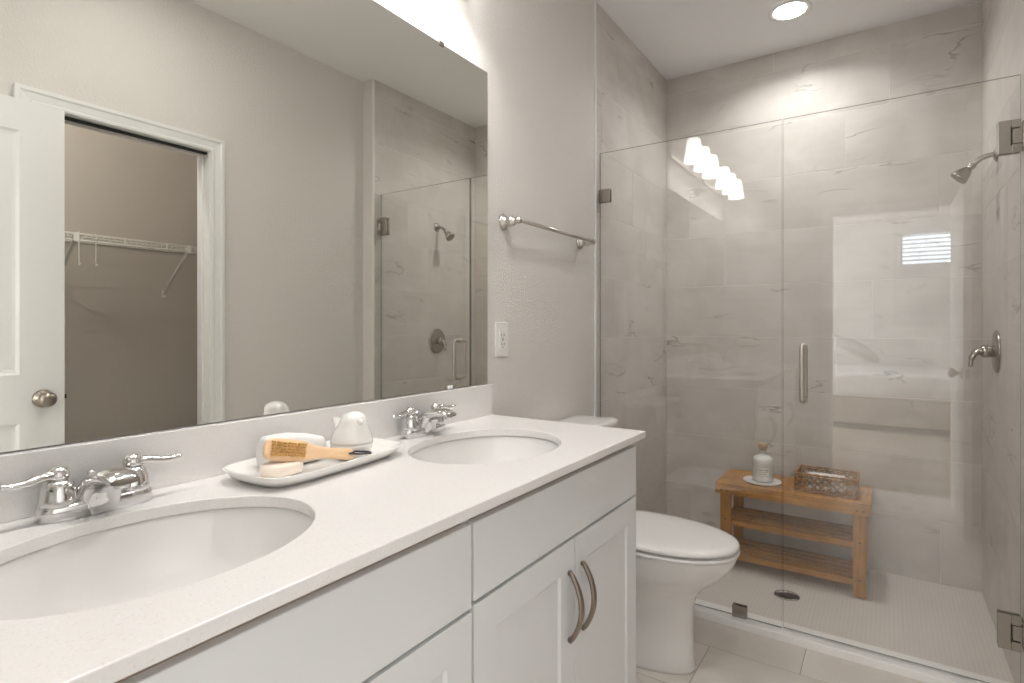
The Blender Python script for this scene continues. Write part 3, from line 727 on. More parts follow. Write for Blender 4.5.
bm = nb(); T = Matrix.Translation((0.714, 0.089, ZK+0.0410)) @ Matrix.Rotation(0.03, 4, 'Z') @ AX['x']
rr = []
for i, x in enumerate((-0.070, -0.068, -0.063, -0.04, -0.01, 0.03, 0.060, 0.067, 0.070)):
    s = (0.72, 0.88, 0.97, 1.0, 0.98, 0.88, 0.74, 0.68, 0.54)[i]; dz = -0.035*(1-max(0.74, min(1, s)))*(1 if x > -0.02 else 0)
    rr.append([T @ Vector((p.x*s-dz, p.y*s, x)) for p in ellipse(0, 0, 0, 0.0350, 0.0275, 40, 2.35)])
loft(bm, rr)
tw = tag(obj('rolled_towel', bm, M['towel'], smooth=True), 'small rolled white towel behind the wooden brush on the tray', 'towel')
bm = nb()   # spiral edge seen on the roll's end
pts = []
for k in range(60):
    a = k*0.3; r = 0.004+0.0225*k/60; pts.append(T @ Vector((r*0.5*math.cos(a)+0.0086, r*0.5*math.sin(a), 0.0703)))
tube(bm, pts, 0.0012, 5); obj('roll_edge', bm, M['towel'], tw, smooth=True)

# bird jar
BC = Vector((0.826, 0.138, ZK+0.0056)); FD = math.radians(104)   # facing direction
jar = thing('bird_jar', 'white ceramic bird shaped jar on the far end of the tray', 'jar', BC)
RB = Matrix.Translation(BC) @ Matrix.Rotation(FD, 4, 'Z')
bm = nb()
lathe(bm, [(0, 0), (0.026, 0), (0.032, 0.003), (0.040, 0.014), (0.0445, 0.026), (0.0455, 0.0335), (0.043, 0.0345), (0, 0.0345)], 40, RB)
obj('jar_bowl', bm, M['ceramic'], jar, smooth=True)
bm = nb(); rings = []
for z, r, fx, el in ((0.0355, 0.0455, 0, 1.0), (0.040, 0.0452, 0, 1.0), (0.052, 0.0425, 0.000, 1.02), (0.064, 0.0375, 0.003, 1.03), (0.074, 0.0325, 0.007, 1.02), (0.083, 0.0295, 0.010, 1.0), (0.091, 0.0265, 0.012, 1.0), (0.098, 0.0205, 0.012, 1.0), (0.1025, 0.012, 0.012, 1), (0.104, 0.003, 0.012, 1)):
    rings.append([RB @ Vector((fx+r*el*math.cos(q*2*PI/40), r*math.sin(q*2*PI/40), z)) for q in range(40)])
loft(bm, rings)
# tail
loft(bm, [[RB @ Vector((-x, w*math.cos(q*2*PI/14), z+h*math.sin(q*2*PI/14))) for q in range(14)] for x, z, w, h in ((0.010, 0.058, 0.030, 0.020), (0.040, 0.064, 0.022, 0.014), (0.060, 0.070, 0.016, 0.009), (0.076, 0.076, 0.012, 0.006), (0.082, 0.078, 0.004, 0.002))])
lid = obj('bird_lid', bm, M['ceramic'], jar, smooth=True)
bm = nb(); lathe(bm, [(0.0075, 0), (0.0072, 0.004), (0.0060, 0.009), (0.0040, 0.0125), (0.0015, 0.0145), (0, 0.0148)], 18, RB @ Matrix.Translation((0.0345, 0, 0.0845)) @ AX['x'])
obj('beak', bm, M['ceramic'], lid, smooth=True)

# scrub brush leaning on the roll, bristles to the front
BO = Vector((0.684, 0.143, ZK+0.0470))
br = thing('nail_brush', 'small blond wooden brush with golden bristles leaning on the rolled towel', 'brush', BO)
RBm = Matrix.Translation(BO) @ Matrix.Rotation(math.radians(21), 4, 'Z') @ Matrix.Rotation(math.radians(11), 4, 'Y') @ Matrix.Rotation(math.radians(-66), 4, 'X')
# local: x length, y across, z out of the bristle face
stn = [(-0.062, 0.010), (-0.060, 0.0155), (-0.054, 0.0200), (-0.040, 0.0225), (-0.010, 0.0228), (0.012, 0.0210), (0.026, 0.0165), (0.040, 0.0125), (0.060, 0.0110), (0.085, 0.0115), (0.104, 0.0125), (0.113, 0.0105), (0.117, 0.006)]
bm = nb(); rr = []
for x, w in stn:
    th = 0.0065
    rr.append([RBm @ Vector((x, w*math.copysign(abs(math.cos(a))**0.8, math.cos(a)), th*math.copysign(abs(math.sin(a))**0.55, math.sin(a)))) for a in [2*PI*q/24 for q in range(24)]])
loft(bm, rr); obj('brush_back', bm, M['brush_wood'], br, smooth=True)
bm = nb(); rnd = random.Random(4)
for i in range(15):
    for j in range(5):
        x = -0.049+i*0.0045; y = -0.0120+j*0.0060
        for q in range(4):
            a, b = rnd.uniform(-0.0012, 0.0012), rnd.uniform(-0.0012, 0.0012); l, m2 = rnd.uniform(-0.002, 0.002), rnd.uniform(-0.002, 0.002)
            tube(bm, [RBm @ Vector((x+a, y+b, 0.006)), RBm @ Vector((x+a+l, y+b+m2, 0.0130))], 0.0007, 4)
s = obj('bristles', bm, M['bristle'], br); s['kind'] = 'stuff'
bm = nb(); c0 = RBm @ Vector((0.107, 0.0, 0.006))
pts = smoothpath([RBm @ Vector((0.107, 0, -0.009)), RBm @ Vector((0.107, 0, 0.008)), c0+Vector((0.012, 0.006, -0.002)), c0+Vector((0.028, 0.012, -0.004)), c0+Vector((0.046, 0.012, -0.006)), c0+Vector((0.050, 0.002, -0.005)), c0+Vector((0.032, -0.002, -0.002)), c0+Vector((0.014, 0.0, 0.002)), RBm @ Vector((0.108, 0.001, 0.007))], 5)
tube(bm, pts, 0.0021, 8)
obj('hanging_cord', bm, M['black'], br, smooth=True)

# ------------------------------------------------------------ vase of white flowers at the near end of the worktop (reflected in the glass)
VX, VY = 0.085, 0.165
va = thing('flower_vase', 'vase of white flowers at the near end of the worktop, reflected in the shower glass', 'flowers', (VX, VY, ZK))
bm = nb(); lathe(bm, [(0, 0.0005), (0.034, 0.0005), (0.040, 0.01), (0.045, 0.05), (0.040, 0.09), (0.028, 0.115), (0.031, 0.125), (0.028, 0.125), (0.024, 0.115), (0, 0.10)], 32, Matrix.Translation((VX, VY, ZK)))
obj('vase', bm, M['ceramic'], va, smooth=True)
bm = nb(); rnd = random.Random(9)
heads = [(0, 0, 0.235, 0.058), (0.055, 0.02, 0.20, 0.05), (-0.05, 0.03, 0.205, 0.05), (0.01, -0.06, 0.20, 0.05), (0.0, 0.062, 0.195, 0.05)]
for hx, hy, hz, hr in heads:
    for k in range(70):
        t = math.acos(1-2*(k+0.5)/70); p = k*2.39996
        nrm = Vector((math.sin(t)*math.cos(p), math.sin(t)*math.sin(p), math.cos(t)))
        c = Vector((VX+hx, VY+hy, ZK+hz))+nrm*hr*rnd.uniform(0.85, 1.0)
        a = nrm.orthogonal().normalized(); b = nrm.cross(a); rot = rnd.uniform(0, PI)
        for q in range(4):
            an = rot+q*PI/2; d = a*math.cos(an)+b*math.sin(an); e = nrm.cross(d)
            bm.faces.new([bm.verts.new(v) for v in (c, c+d*0.007+e*0.005+nrm*0.002, c+d*0.013+nrm*0.003, c+d*0.007-e*0.005+nrm*0.002)])
o = obj('blossoms', bm, M['petal'], va); o['kind'] = 'stuff'
bm = nb()
for hx, hy, hz, hr in heads: tube(bm, [(VX+hx*0.1, VY+hy*0.1, ZK+0.105), (VX+hx, VY+hy, ZK+hz-0.02)], 0.0036, 6)
for k in range(7):
    a = k*0.9; d = Vector((math.cos(a), math.sin(a), 0)); e = Vector((-d.y, d.x, 0)); c = Vector((VX, VY, ZK+0.125))
    rg = [[c+d*x+e*w+Vector((0, 0, z)), c+d*x+Vector((0, 0, z-0.003)), c+d*x-e*w+Vector((0, 0, z))] for x, w, z in ((0.012, 0.003, 0), (0.035, 0.018, 0.018), (0.06, 0.017, 0.022), (0.085, 0.002, 0.010))]
    loft(bm, rg, False, False, False)
obj('stems', bm, M['leaf'], va)

# ------------------------------------------------------------ on the vanity wall: towel bar, outlet, vanity lights
tb = thing('towel_bar', 'brushed nickel towel bar on the wall over the toilet', 'towel bar', (1.9, 0, 1.575))
for px in (1.612, 2.200):
    bm = nb(); lathe(bm, [(0, 0.0004), (0.027, 0.0004), (0.0275, 0.004), (0.024, 0.009), (0.0175, 0.014), (0.0165, 0.024), (0.0195, 0.034), (0.0185, 0.042), (0.012, 0.048), (0.009, 0.052), (0.0115, 0.058), (0.0125, 0.066), (0.010, 0.074), (0, 0.077)], 28, at((px, 0, 1.575), 'y'))
    obj('post', bm, M['nickel'], tb, smooth=True)
bm = nb(); tube(bm, [(1.612, 0.066, 1.575), (2.200, 0.066, 1.575)], 0.0072, 14); obj('bar', bm, M['nickel'], tb, smooth=True)

ol = thing('wall_outlet', 'white rectangular power outlet on the wall beside the mirror', 'outlet', (1.597, 0, 1.163))
bm = nb(); box(bm, 1.559, 1.635, 0.0003, 0.006, 1.103, 1.223); obj('cover_plate', bm, M['plastic'], ol, bev=0.003)
bm = nb(); box(bm, 1.580, 1.614, 0.0055, 0.0085, 1.130, 1.196); rc = obj('receptacle', bm, M['plastic'], ol, bev=0.001)
bm = nb()
for zc in (1.147, 1.179):
    box(bm, 1.5885, 1.5905, 0.0083, 0.0088, zc-0.005, zc+0.005); box(bm, 1.6030, 1.6055, 0.0083, 0.0088, zc-0.004, zc+0.004); box(bm, 1.595, 1.599, 0.0083, 0.0088, zc-0.012, zc-0.009)
box(bm, 1.592, 1.602, 0.0083, 0.0092, 1.1605, 1.1635)
obj('slots', bm, M['dark'], rc)

def vanity_light(cx, label):
    t = thing('vanity_light', label, 'light', (cx, 0, 2.28), 'three shade vanity lights above the mirror')
    bm = nb(); box(bm, cx-0.285, cx+0.285, 0.0004, 0.022, 2.250, 2.350); obj('back_plate', bm, M['nickel'], t, bev=0.004)
    for k in (-1, 0, 1):
        x = cx+k*0.205
        bm = nb(); tube(bm, smoothpath([(x, 0.02, 2.290), (x, 0.055, 2.300), (x, 0.075, 2.33), (x, 0.095, 2.392), (x, 0.122, 2.400), (x, 0.130, 2.375)], 5), 0.0065, 10)
        lathe(bm, [(0.020, 0), (0.018, 0.006), (0.010, 0.010)], 20, at((x, 0.0215, 2.290), 'y'))
        lathe(bm, [(0.024, 2.362), (0.022, 2.374), (0.010, 2.382), (0, 2.382)], 20, Matrix.Translation((x, 0.13, 0)))
        a = obj('arm', bm, M['nickel'], t, smooth=True)
        bm = nb(); lathe(bm, [(0.034, 2.366), (0.040, 2.355), (0.048, 2.31), (0.055, 2.26), (0.060, 2.222), (0.057, 2.222), (0.051, 2.265), (0.042, 2.325), (0.034, 2.352), (0.0, 2.356)], 32, Matrix.Translation((x, 0.13, 0)), caps=False)
        obj('shade', bm, M['shade'], a, smooth=True)
        light('vanity_bulb_light', 'POINT', (x, -0.13, 2.275), 3.2, (1.0, 0.985, 0.965), shadow_soft_size=0.03)
    return t
vanity_light(1.115, 'three shade vanity light over the far basin, reflected in the shower glass')
vanity_light(0.36, 'three shade vanity light over the near basin, reflected in the shower glass')

def can_light(x, y, label, g=None):
    t = thing('recessed_light', label, 'light', (x, y, HC), g)
    bm = nb(); lathe(bm, [(0.066, HC+0.002), (0.072, HC-0.004), (0.086, HC-0.007), (0.096, HC-0.004), (0.097, HC-0.0005)], 48, Matrix.Translation((x, y, 0)), caps=False); obj('trim_ring', bm, M['trim'], t, smooth=True)
    bm = nb(); lathe(bm, [(0, HC-0.002), (0.072, HC-0.002), (0.072, HC-0.0035), (0, HC-0.0035)], 48, Matrix.Translation((x, y, 0))); obj('lens', bm, M['diffuser'], t)
can_light(2.945, 0.735, 'round recessed ceiling light over the shower')
can_light(1.0, 0.95, 'added unseen round recessed ceiling light above the bathroom floor before the vanity')  # fixture added to go with the extra bathroom ceiling light

# ------------------------------------------------------------ toilet
TX = 1.985
to = thing('toilet', 'white toilet with closed lid between the vanity and the shower', 'toilet', (TX, 0.38, 0))
def egg(z, yb, yf, hw, n=56, pwb=3.2, ymax=0.42):
    """toilet outline: blunt back, long rounded front; widest ymax of the way"""
    o = []; yc = yb+(yf-yb)*ymax
    for k in range(n):
        a = 2*PI*k/n; c, s = math.cos(a), math.sin(a)
        if s >= 0: o.append(Vector((TX+hw*math.copysign(abs(c)**0.92, c), yc+(yf-yc)*abs(s)**0.98, z)))
        else: o.append(Vector((TX+hw*math.copysign(abs(c)**(2/pwb), c), yc-(yc-yb)*abs(s)**(2/pwb), z)))
    return o
bm = nb()
loft(bm, [egg(z, yb, yf, hw) for z, yb, yf, hw in (
    (0.0005, 0.10, 0.560, 0.101), (0.012, 0.10, 0.562, 0.102), (0.05, 0.105, 0.556, 0.098), (0.14, 0.11, 0.552, 0.096), (0.22, 0.10, 0.554, 0.100), (0.265, 0.09, 0.566, 0.112),
    (0.300, 0.08, 0.596, 0.134), (0.330, 0.07, 0.632, 0.156), (0.362, 0.06, 0.664, 0.172), (0.396, 0.055, 0.688, 0.182), (0.420, 0.05, 0.698, 0.185), (0.4275, 0.05, 0.696, 0.184), (0.430, 0.055, 0.690, 0.178), (0.4295, 0.10, 0.62, 0.12))])
obj('bowl', bm, M['porcelain'], to, smooth=True)
bm = nb(); loft(bm, [egg(z, 0.215, yf, hw, ymax=0.40) for z, yf, hw in ((0.4325, 0.700, 0.182), (0.4345, 0.706, 0.187), (0.4420, 0.707, 0.188), (0.4440, 0.703, 0.185))])
obj('seat', bm, M['porcelain'], to, smooth=True)
bm = nb(); loft(bm, [egg(z, 0.205+d, 0.706-d, 0.188-d, ymax=0.40) for z, d in ((0.4525, 0.006), (0.4540, 0.002), (0.4610, 0.001), (0.4665, 0.005), (0.4700, 0.014), (0.4720, 0.035), (0.4730, 0.07), (0.4735, 0.11))])
obj('lid', bm, M['porcelain'], to, smooth=True)
for s in (-1, 1):
    bm = nb(); box(bm, TX+s*0.075-0.018, TX+s*0.075+0.018, 0.205, 0.235, 0.431, 0.460)
    obj('seat_hinge', bm, M['porcelain'], to, bev=0.006, seg=3)
bm = nb()
def rr2(z, hx, y0, y1): return ellipse(TX, (y0+y1)/2, z, hx, (y1-y0)/2, 56, 7)
loft(bm, [rr2(z, hx, y0, y1) for z, hx, y0, y1 in ((0.428, 0.155, 0.02, 0.175), (0.44, 0.165, 0.017, 0.183), (0.60, 0.173, 0.016, 0.192), (0.795, 0.180, 0.015, 0.198), (0.800, 0.178, 0.017, 0.196))])
obj('tank', bm, M['porcelain'], to, smooth=True)
bm = nb(); loft(bm, [rr2(z, hx, y0, y1) for z, hx, y0, y1 in ((0.8005, 0.180, 0.016, 0.200), (0.803, 0.187, 0.011, 0.207), (0.822, 0.188, 0.010, 0.208), (0.829, 0.184, 0.014, 0.204), (0.832, 0.17, 0.028, 0.19), (0.833, 0.10, 0.07, 0.14))])
obj('tank_lid', bm, M['porcelain'], to, smooth=True)
bm = nb(); lathe(bm, [(0.012, 0), (0.012, 0.008), (0.007, 0.012)], 16, at((TX-0.14, 0.196, 0.745), 'y')); tube(bm, [(TX-0.14, 0.210, 0.745), (TX-0.09, 0.214, 0.738)], [0.006, 0.0075], 10)
obj('flush_lever', bm, M['chrome'], to, smooth=True)

# ------------------------------------------------------------ shower glass
def glass_sheet(name, y0, y1, z0, z1, parent):
    bm = nb(); box(bm, XG-0.005, XG+0.005, y0, y1, z0, z1)
    for f in bm.faces:
        f.material_index = 0 if abs(f.normal.x) > 0.5 or abs(abs(f.calc_center_median().x-XG)-0.005) < 1e-4 else 1
    return obj(name, bm, [M['glass'], M['glass_edge']], parent)
gp = thing('glass_panel', 'fixed clear glass shower panel beside the toilet', 'shower panel', (XG, 0.39, 0.03))
glass_sheet('panel_glass', 0.0045, 0.7775, 0.030, 2.0185, gp)
for c in ((0.003, 0.056, 1.786, 1.846), (0.594, 0.649, 0.0285, 0.075)):
    bm = nb(); box(bm, XG-0.013, XG-0.0052, *c); box(bm, XG+0.0052, XG+0.013, *c)
    if c[0] < 0.1: box(bm, XG-0.013, XG+0.013, 0.002, 0.0042, c[2], c[3])
    obj('wall_clip' if c[0] < 0.1 else 'curb_clip', bm, M['steel'], gp, bev=0.001)
gd = thing('glass_door', 'clear glass shower door with a vertical pull and two wall hinges', 'shower door', (XG, 1.13, 0.04))
glass_sheet('door_glass', 0.7825, 1.4760, 0.033, 2.0185, gd)
for z0, z1 in ((1.768, 1.874), (0.165, 0.278)):
    bm = nb(); zc = (z0+z1)/2
    for s in (-1, 1):
        xa, xb_ = (XG-0.016, XG-0.0052) if s < 0 else (XG+0.0052, XG+0.016)
        box(bm, xa, xb_, 1.419, 1.452, z0, z1); box(bm, xa, xb_, 1.452, 1.4755, z0, zc-0.027); box(bm, xa, xb_, 1.452, 1.4755, zc+0.027, z1)
    h = obj('hinge', bm, M['steel'], gd, bev=0.0012)
    bm = nb(); box(bm, XG-0.013, XG+0.013, 1.4555, 1.483, zc-0.0235, zc+0.0235); box(bm, XG-0.024, XG+0.024, 1.4790, WS-0.0016, zc-0.045, zc+0.045)
    obj('hinge_knuckle', bm, M['steel'], h, bev=0.0012)
    bm = nb(); box(bm, XG-0.0165, XG-0.0150, 1.4495, 1.4535, zc-0.030, zc+0.030); obj('hinge_gap', bm, M['dark'], h)
bm = nb()
for s in (-1, 1):
    x0 = XG+s*0.0054; x1 = XG+s*0.048; hz0, hz1, hy = 0.925, 1.132, 0.853
    tube(bm, smoothpath([(x0, hy, hz0), (XG+s*0.034, hy, hz0), (x1-s*0.004, hy, hz0+0.005), (x1, hy, hz0+0.018), (x1, hy, (hz0+hz1)/2), (x1, hy, hz1-0.018), (x1-s*0.004, hy, hz1-0.005), (XG+s*0.034, hy, hz1), (x0, hy, hz1)], 5), 0.0095, 14)
    for z in (hz0, hz1): lathe(bm, [(0.0135, 0), (0.0135, 0.003), (0.0105, 0.005)], 16, at((x0, hy, z), 'x' if s > 0 else '-x'))
obj('pull_handle', bm, M['nickel'], gd, smooth=True)

# ------------------------------------------------------------ shower fittings
sh = thing('shower_sprayer', 'satin nickel shower head on a bent arm, on the right tile wall', 'shower head', (2.925, WS, 1.90))
bm = nb(); lathe(bm, [(0, 0.0012), (0.030, 0.0014), (0.030, 0.004), (0.022, 0.010), (0.012, 0.013), (0, 0.013)], 28, at((2.925, WS, 1.895), '-y')); obj('flange', bm, M['steel'], sh, smooth=True)
bm = nb(); tube(bm, smoothpath([(2.925, WS-0.004, 1.895), (2.925, WS-0.028, 1.894), (2.925, WS-0.055, 1.884), (2.925, WS-0.078, 1.862)], 6), 0.0098, 14); obj('arm', bm, M['steel'], sh, smooth=True)
T = Matrix.Translation((2.925, WS-0.074, 1.866)) @ Matrix.Rotation(math.radians(135), 4, 'X')
bm = nb(); lathe(bm, [(0.011, 0), (0.0135, 0.004), (0.0135, 0.014), (0.010, 0.018), (0.014, 0.023), (0.021, 0.034), (0.030, 0.056), (0.033, 0.066), (0.033, 0.072), (0.030, 0.0745)], 32, T, caps=False); hd = obj('head', bm, M['steel'], sh, smooth=True)
bm = nb(); lathe(bm, [(0, 0.071), (0.030, 0.071), (0.0305, 0.074), (0, 0.0735)], 28, T)
for ri, cn in ((0.010, 6), (0.018, 10), (0.025, 14)):
    for q in range(cn):
        a = q*2*PI/cn; lathe(bm, [(0.0014, 0.073), (0.001, 0.0755)], 6, T @ Matrix.Translation((ri*math.cos(a), ri*math.sin(a), 0)))
obj('spray_face', bm, M['knob'], hd)

sv = thing('shower_valve', 'round chrome shower valve with a curved lever, on the right tile wall', 'shower valve', (2.925, WS, 1.11))
bm = nb(); lathe(bm, [(0, 0.0012), (0.085, 0.0014), (0.086, 0.004), (0.078, 0.011), (0.050, 0.015), (0.030, 0.018), (0.024, 0.020), (0, 0.020)], 44, at((2.925, WS, 1.108), '-y')); obj('escutcheon', bm, M['steel'], sv, smooth=True)
bm = nb(); lathe(bm, [(0.022, 0.017), (0.022, 0.026), (0.025, 0.029), (0.025, 0.046), (0.020, 0.053), (0, 0.055)], 28, at((2.925, WS, 1.108), '-y'))
tube(bm, smoothpath([(2.925, WS-0.038, 1.110), (2.922, WS-0.062, 1.106), (2.919, WS-0.080, 1.085), (2.917, WS-0.086, 1.045)], 5), [0.020]*4+[0.018]*4+[0.015]*4+[0.010]*4, 14, flat=(0.7, 1))
obj('lever', bm, M['steel'], sv, smooth=True)

bm = nb(); lathe(bm, [(0, -0.034), (0.048, -0.034), (0.052, -0.0325), (0.054, -0.034), (0.054, -0.040), (0, -0.040)], 40, Matrix.Translation((DR[0], DR[1], 0.0)))
for k in range(12):
    a = k*PI/6
    for rr_ in (0.016, 0.030, 0.042): box(bm, DR[0]+rr_*math.cos(a)-0.0025, DR[0]+rr_*math.cos(a)+0.0025, DR[1]+rr_*math.sin(a)-0.0025, DR[1]+rr_*math.sin(a)+0.0025, -0.0342, -0.0325)
tag(obj('shower_drain', bm, M['bronze']), 'round dark bronze drain in the shower floor', 'drain')

# ------------------------------------------------------------ bamboo bench in the shower
BXF, BXK, BYL, BYR, BZT = 2.978, 3.308, 0.383, 1.060, 0.407
be = thing('bamboo_bench', 'two shelf bamboo bench standing in the shower', 'bench', ((BXF+BXK)/2, (BYL+BYR)/2, ZP))
bm = nb()
bd = [BYL, BYL+0.17, BYL+0.34, BYL+0.51, BYR]
for a, b in zip(bd, bd[1:]): box(bm, BXF+0.026, BXK-0.026, a+0.0006, b-0.0006, BZT-0.014, BZT)
box(bm, BXF, BXF+0.0255, BYL, BYR, BZT-0.014, BZT-0.0003); box(bm, BXK-0.0255, BXK, BYL, BYR, BZT-0.014, BZT-0.0003)
obj('seat_top', bm, M['bamboo_x'], be, bev=0.0012)
for x0, x1 in ((BXF, BXF+0.016), (BXK-0.016, BXK)):
    bm = nb(); box(bm, x0, x1, BYL, BYR, BZT-0.055, BZT-0.0145); obj('apron', bm, M['bamboo'], be, bev=0.0015)
for y0, y1 in ((BYL, BYL+0.016), (BYR-0.016, BYR)):
    bm = nb(); box(bm, BXF+0.0165, BXK-0.0165, y0, y1, BZT-0.055, BZT-0.0145); obj('end_rail', bm, M['bamboo_x'], be, bev=0.0015)
for x0, x1 in ((BXF+0.004, BXF+0.030), (BXK-0.030, BXK-0.004)):
    for y0, y1 in ((BYL+0.024, BYL+0.074), (BYR-0.070, BYR-0.018)):
        bm = nb(); box(bm, x0 if x0 < 3.1 else x0, x1, y0, y1, ZP+0.0005, BZT-0.0555 if False else BZT-0.056); lg = obj('leg', bm, M['bamboo_z'], be, bev=0.0015)
        if x0 < 3.1:
            for z in (0.055, 0.225):
                bm = nb(); lathe(bm, [(0, 0.0), (0.0048, 0.0), (0.004, 0.0018), (0, 0.0022)], 12, at((x0, (y0+y1)/2, z), '-x'))
                obj('screw', bm, M['bronze'], lg)
for z in (0.200, 0.030):
    bm = nb(); n = 5; x0, x1 = BXF+0.040, BXK-0.034; w = (x1-x0)/n
    for k in range(n): box(bm, x0+k*w, x0+k*w+w-0.013, BYL+0.030, BYR-0.024, z, z+0.013)
    for y in (BYL+0.05, (BYL+BYR)/2, BYR-0.045): box(bm, x0, x1-0.008, y-0.009, y+0.009, z-0.013, z-0.0002)
    box(bm, BXF+0.030, BXF+0.0335, BYL+0.076, BYR-0.072, z-0.012, z+0.015)
    obj('slatted_shelf', bm, M['bamboo'], be, bev=0.001)
for y in (BYL+0.030, BYL+0.058, BYR-0.055, BYR-0.028):
    bm = nb(); lathe(bm, [(0, 0.0), (0.0048, 0.0), (0.004, 0.0018), (0, 0.0022)], 12, at((BXF, y, BZT-0.036), '-x'))
    obj('screw', bm, M['bronze'], be)

PC = (3.108, 0.585)
bm = nb(); lathe(bm, [(0, 0.0004), (0.070, 0.0004), (0.088, 0.004), (0.0925, 0.0085), (0.092, 0.010), (0.086, 0.0085), (0.068, 0.0060), (0, 0.0060)], 48, Matrix.Translation((*PC, BZT)))
tag(obj('round_plate', bm, M['ceramic'], smooth=True), 'round white plate under the glass bottle on the bench', 'plate')
BB = Matrix.Translation((3.112, 0.588, BZT+0.0064))
bo = thing('bath_salt_bottle', 'clear corked bottle of white bath salts on the bench', 'bottle', (3.112, 0.588, BZT+0.0064))
bm = nb(); lathe(bm, [(0, 0.0002), (0.047, 0.0002), (0.0515, 0.004), (0.052, 0.012), (0.052, 0.108), (0.050, 0.118), (0.043, 0.128), (0.030, 0.136), (0.0205, 0.142), (0.0175, 0.150), (0.0175, 0.165), (0.021, 0.168), (0.021, 0.172)], 40, BB, caps=False); obj('bottle_glass', bm, M['bottle_glass'], bo, smooth=True)
bm = nb(); lathe(bm, [(0, 0.006), (0.044, 0.006), (0.0495, 0.012), (0.0500, 0.108), (0.048, 0.116), (0.041, 0.125), (0.028, 0.132), (0.014, 0.137), (0, 0.138)], 40, BB); obj('bath_salts', bm, M['salts'], bo, smooth=True)
bm = nb(); lathe(bm, [(0, 0.158), (0.0165, 0.158), (0.0168, 0.1725), (0.0225, 0.173), (0.0235, 0.186), (0.022, 0.189), (0, 0.189)], 28, BB); obj('cork', bm, M['cork'], bo, smooth=True)
A0 = math.atan2(1.118-0.588, -3.112)
def cyl_patch(bm, r, a0, a1, z0, z1, n=14):
    rg = [[BB @ Vector((q*math.cos(a0+(a1-a0)*k/n), q*math.sin(a0+(a1-a0)*k/n), z)) for q, z in ((r, z0), (r+0.0004, z0), (r+0.0004, z1), (r, z1))] for k in range(n+1)]
    loft(bm, rg)
bm = nb(); cyl_patch(bm, 0.0523, A0-0.85+0.2, A0+0.60, 0.034, 0.098); lb = obj('paper_label', bm, M['label'], bo)
bm = nb()
aL, aR = A0-0.62, A0+0.57
for z0, z1, f0, f1 in ((0.0955, 0.0965, 0.0, 1), (0.0355, 0.0365, 0.0, 1), (0.086, 0.0885, 0.12, 0.86), (0.078, 0.080, 0.06, 0.94), (0.063, 0.0675, 0.10, 0.42), (0.063, 0.0675, 0.50, 0.88), (0.054, 0.0560, 0.16, 0.82), (0.045, 0.0470, 0.25, 0.75)):
    cyl_patch(bm, 0.0528, aL+(aR-aL)*f0, aL+(aR-aL)*f1, z0, z1, 8)
for f0 in (0.0, 0.98): cyl_patch(bm, 0.0528, aL+(aR-aL)*f0, aL+(aR-aL)*(f0+0.02), 0.0355, 0.0965, 1)
obj('label_print', bm, M['ink'], lb)

# wicker basket with white cloths
KX0, KX1, KY0, KY1, KZ0, KZ1 = 3.030, 3.205, 0.748, 1.004, BZT+0.001, BZT+0.088
ba = thing('wicker_basket', 'brown open weave basket on the right end of the bench', 'basket', ((KX0+KX1)/2, (KY0+KY1)/2, BZT))
def rope(bm, pts, r, tw=0.9, strands=2, seg=6):
    """two strands twisted round a path"""
    pts = [Vector(p) for p in pts]; P2 = []
    L = [0]
    for a, b in zip(pts, pts[1:]): L.append(L[-1]+(b-a).length)
    n = max(6, int(L[-1]/0.006))
    for s in range(strands):
        o = []
        for k in range(n+1):
            d = L[-1]*k/n; i = 0
            while i < len(L)-2 and L[i+1] < d: i += 1
            u = (d-L[i])/max(1e-6, L[i+1]-L[i]); p = pts[i].lerp(pts[i+1], u); t = (pts[i+1]-pts[i]).normalized()
            a = t.orthogonal().normalized() if abs(t.z) > 0.5 else Vector((0, 0, 1)); b = t.cross(a)
            an = d/(r*tw*5)*2+s*2*PI/strands
            o.append(p+(a*math.cos(an)+b*math.sin(an))*r*0.62)
        tube(bm, o, r*0.68, seg)
C4 = [(KX0, KY0), (KX1, KY0), (KX1, KY1), (KX0, KY1)]
bm = nb()
for z, r in ((KZ1, 0.0052), (KZ1-0.011, 0.0035), (KZ0+0.006, 0.005), (KZ0+0.016, 0.0035)):
    rope(bm, [(x, y, z) for x, y in C4+C4[:1]], r)
obj('rim', bm, M['wicker'], ba, smooth=True)
bm = nb()
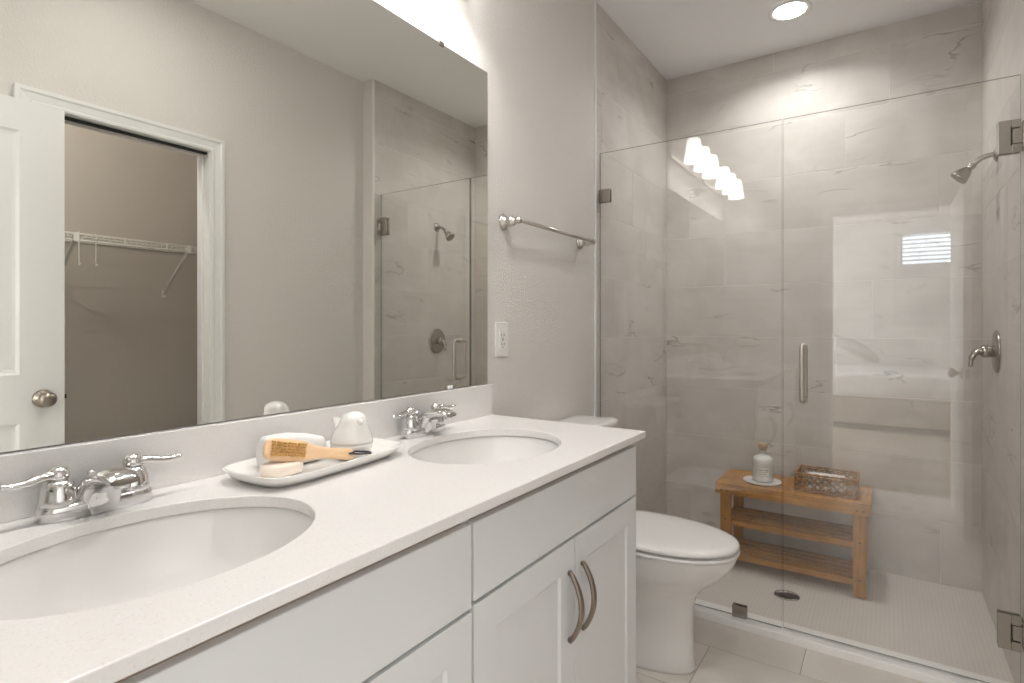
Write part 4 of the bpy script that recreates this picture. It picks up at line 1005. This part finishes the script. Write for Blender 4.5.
for (xa, ya), (xb_, yb_) in zip(C4, C4[1:]+C4[:1]):
    a = Vector((xa, ya, 0)); b = Vector((xb_, yb_, 0)); L = (b-a).length; n = max(4, round(L/0.034)); st = L/n; d = (b-a)/L; nrm = Vector((-d.y, d.x, 0))
    H = KZ1-KZ0-0.026; z0 = KZ0+0.015
    for k in range(-2, n+1):
        for s in (1, -1):
            pts = []
            for q in range(9):
                u = q/8; pos = (k+(u*2 if s > 0 else 2-u*2))*st
                if 0 <= pos <= L: pts.append(a+d*pos+nrm*(0.0012*s)+Vector((0, 0, z0+H*u)))
            if len(pts) > 1: tube(bm, pts, 0.0036, 6)
    for k in (0, n): tube(bm, [a+d*min(k*st, L)+Vector((0, 0, KZ0+0.004)), a+d*min(k*st, L)+Vector((0, 0, KZ1))], 0.0045, 6)
obj('lattice', bm, M['wicker'], ba, smooth=True)
bm = nb(); box(bm, KX0, KX1, KY0, KY1, KZ0-0.0005, KZ0+0.004); obj('bottom', bm, M['wicker'], ba)
for y0, lab in ((KY0+0.058, None),):
    bm = nb(); cx = (KX0+KX1)/2-0.022
    for k, (dx, zz, hh) in enumerate(((0.0, KZ0+0.0052, 0.038), (0.002, KZ0+0.0440, 0.036))):
        rr = []
        for y, s in ((KY0+0.045, 0.7), (KY0+0.050, 0.95), (KY0+0.12, 1.0), (KY1-0.055, 0.97), (KY1-0.048, 0.7)):
            rr.append([Vector((cx+dx+0.058*s*math.copysign(abs(math.cos(q))**0.5, math.cos(q)), y, zz+hh/2+hh/2*s*math.copysign(abs(math.sin(q))**0.6, math.sin(q)))) for q in [2*PI*i/24 for i in range(24)]])
        loft(bm, rr)
        o = tag(obj('folded_cloth', bm, M['towel'], smooth=True), ('lower' if k == 0 else 'upper')+' folded white cloth inside the wicker basket', 'cloth', 'white cloths in the basket'); bm = nb()
    bm.free()

# ------------------------------------------------------------ the builders above measure y away from the vanity wall; turn that into the room's right-handed frame
for me in bpy.data.meshes:
    b = bmesh.new(); b.from_mesh(me)
    for v in b.verts: v.co.y = -v.co.y
    bmesh.ops.reverse_faces(b, faces=b.faces[:])
    b.to_mesh(me); b.free()
for o in COL.objects:
    if o.type in ('MESH', 'EMPTY'): o.location.y = -o.location.y
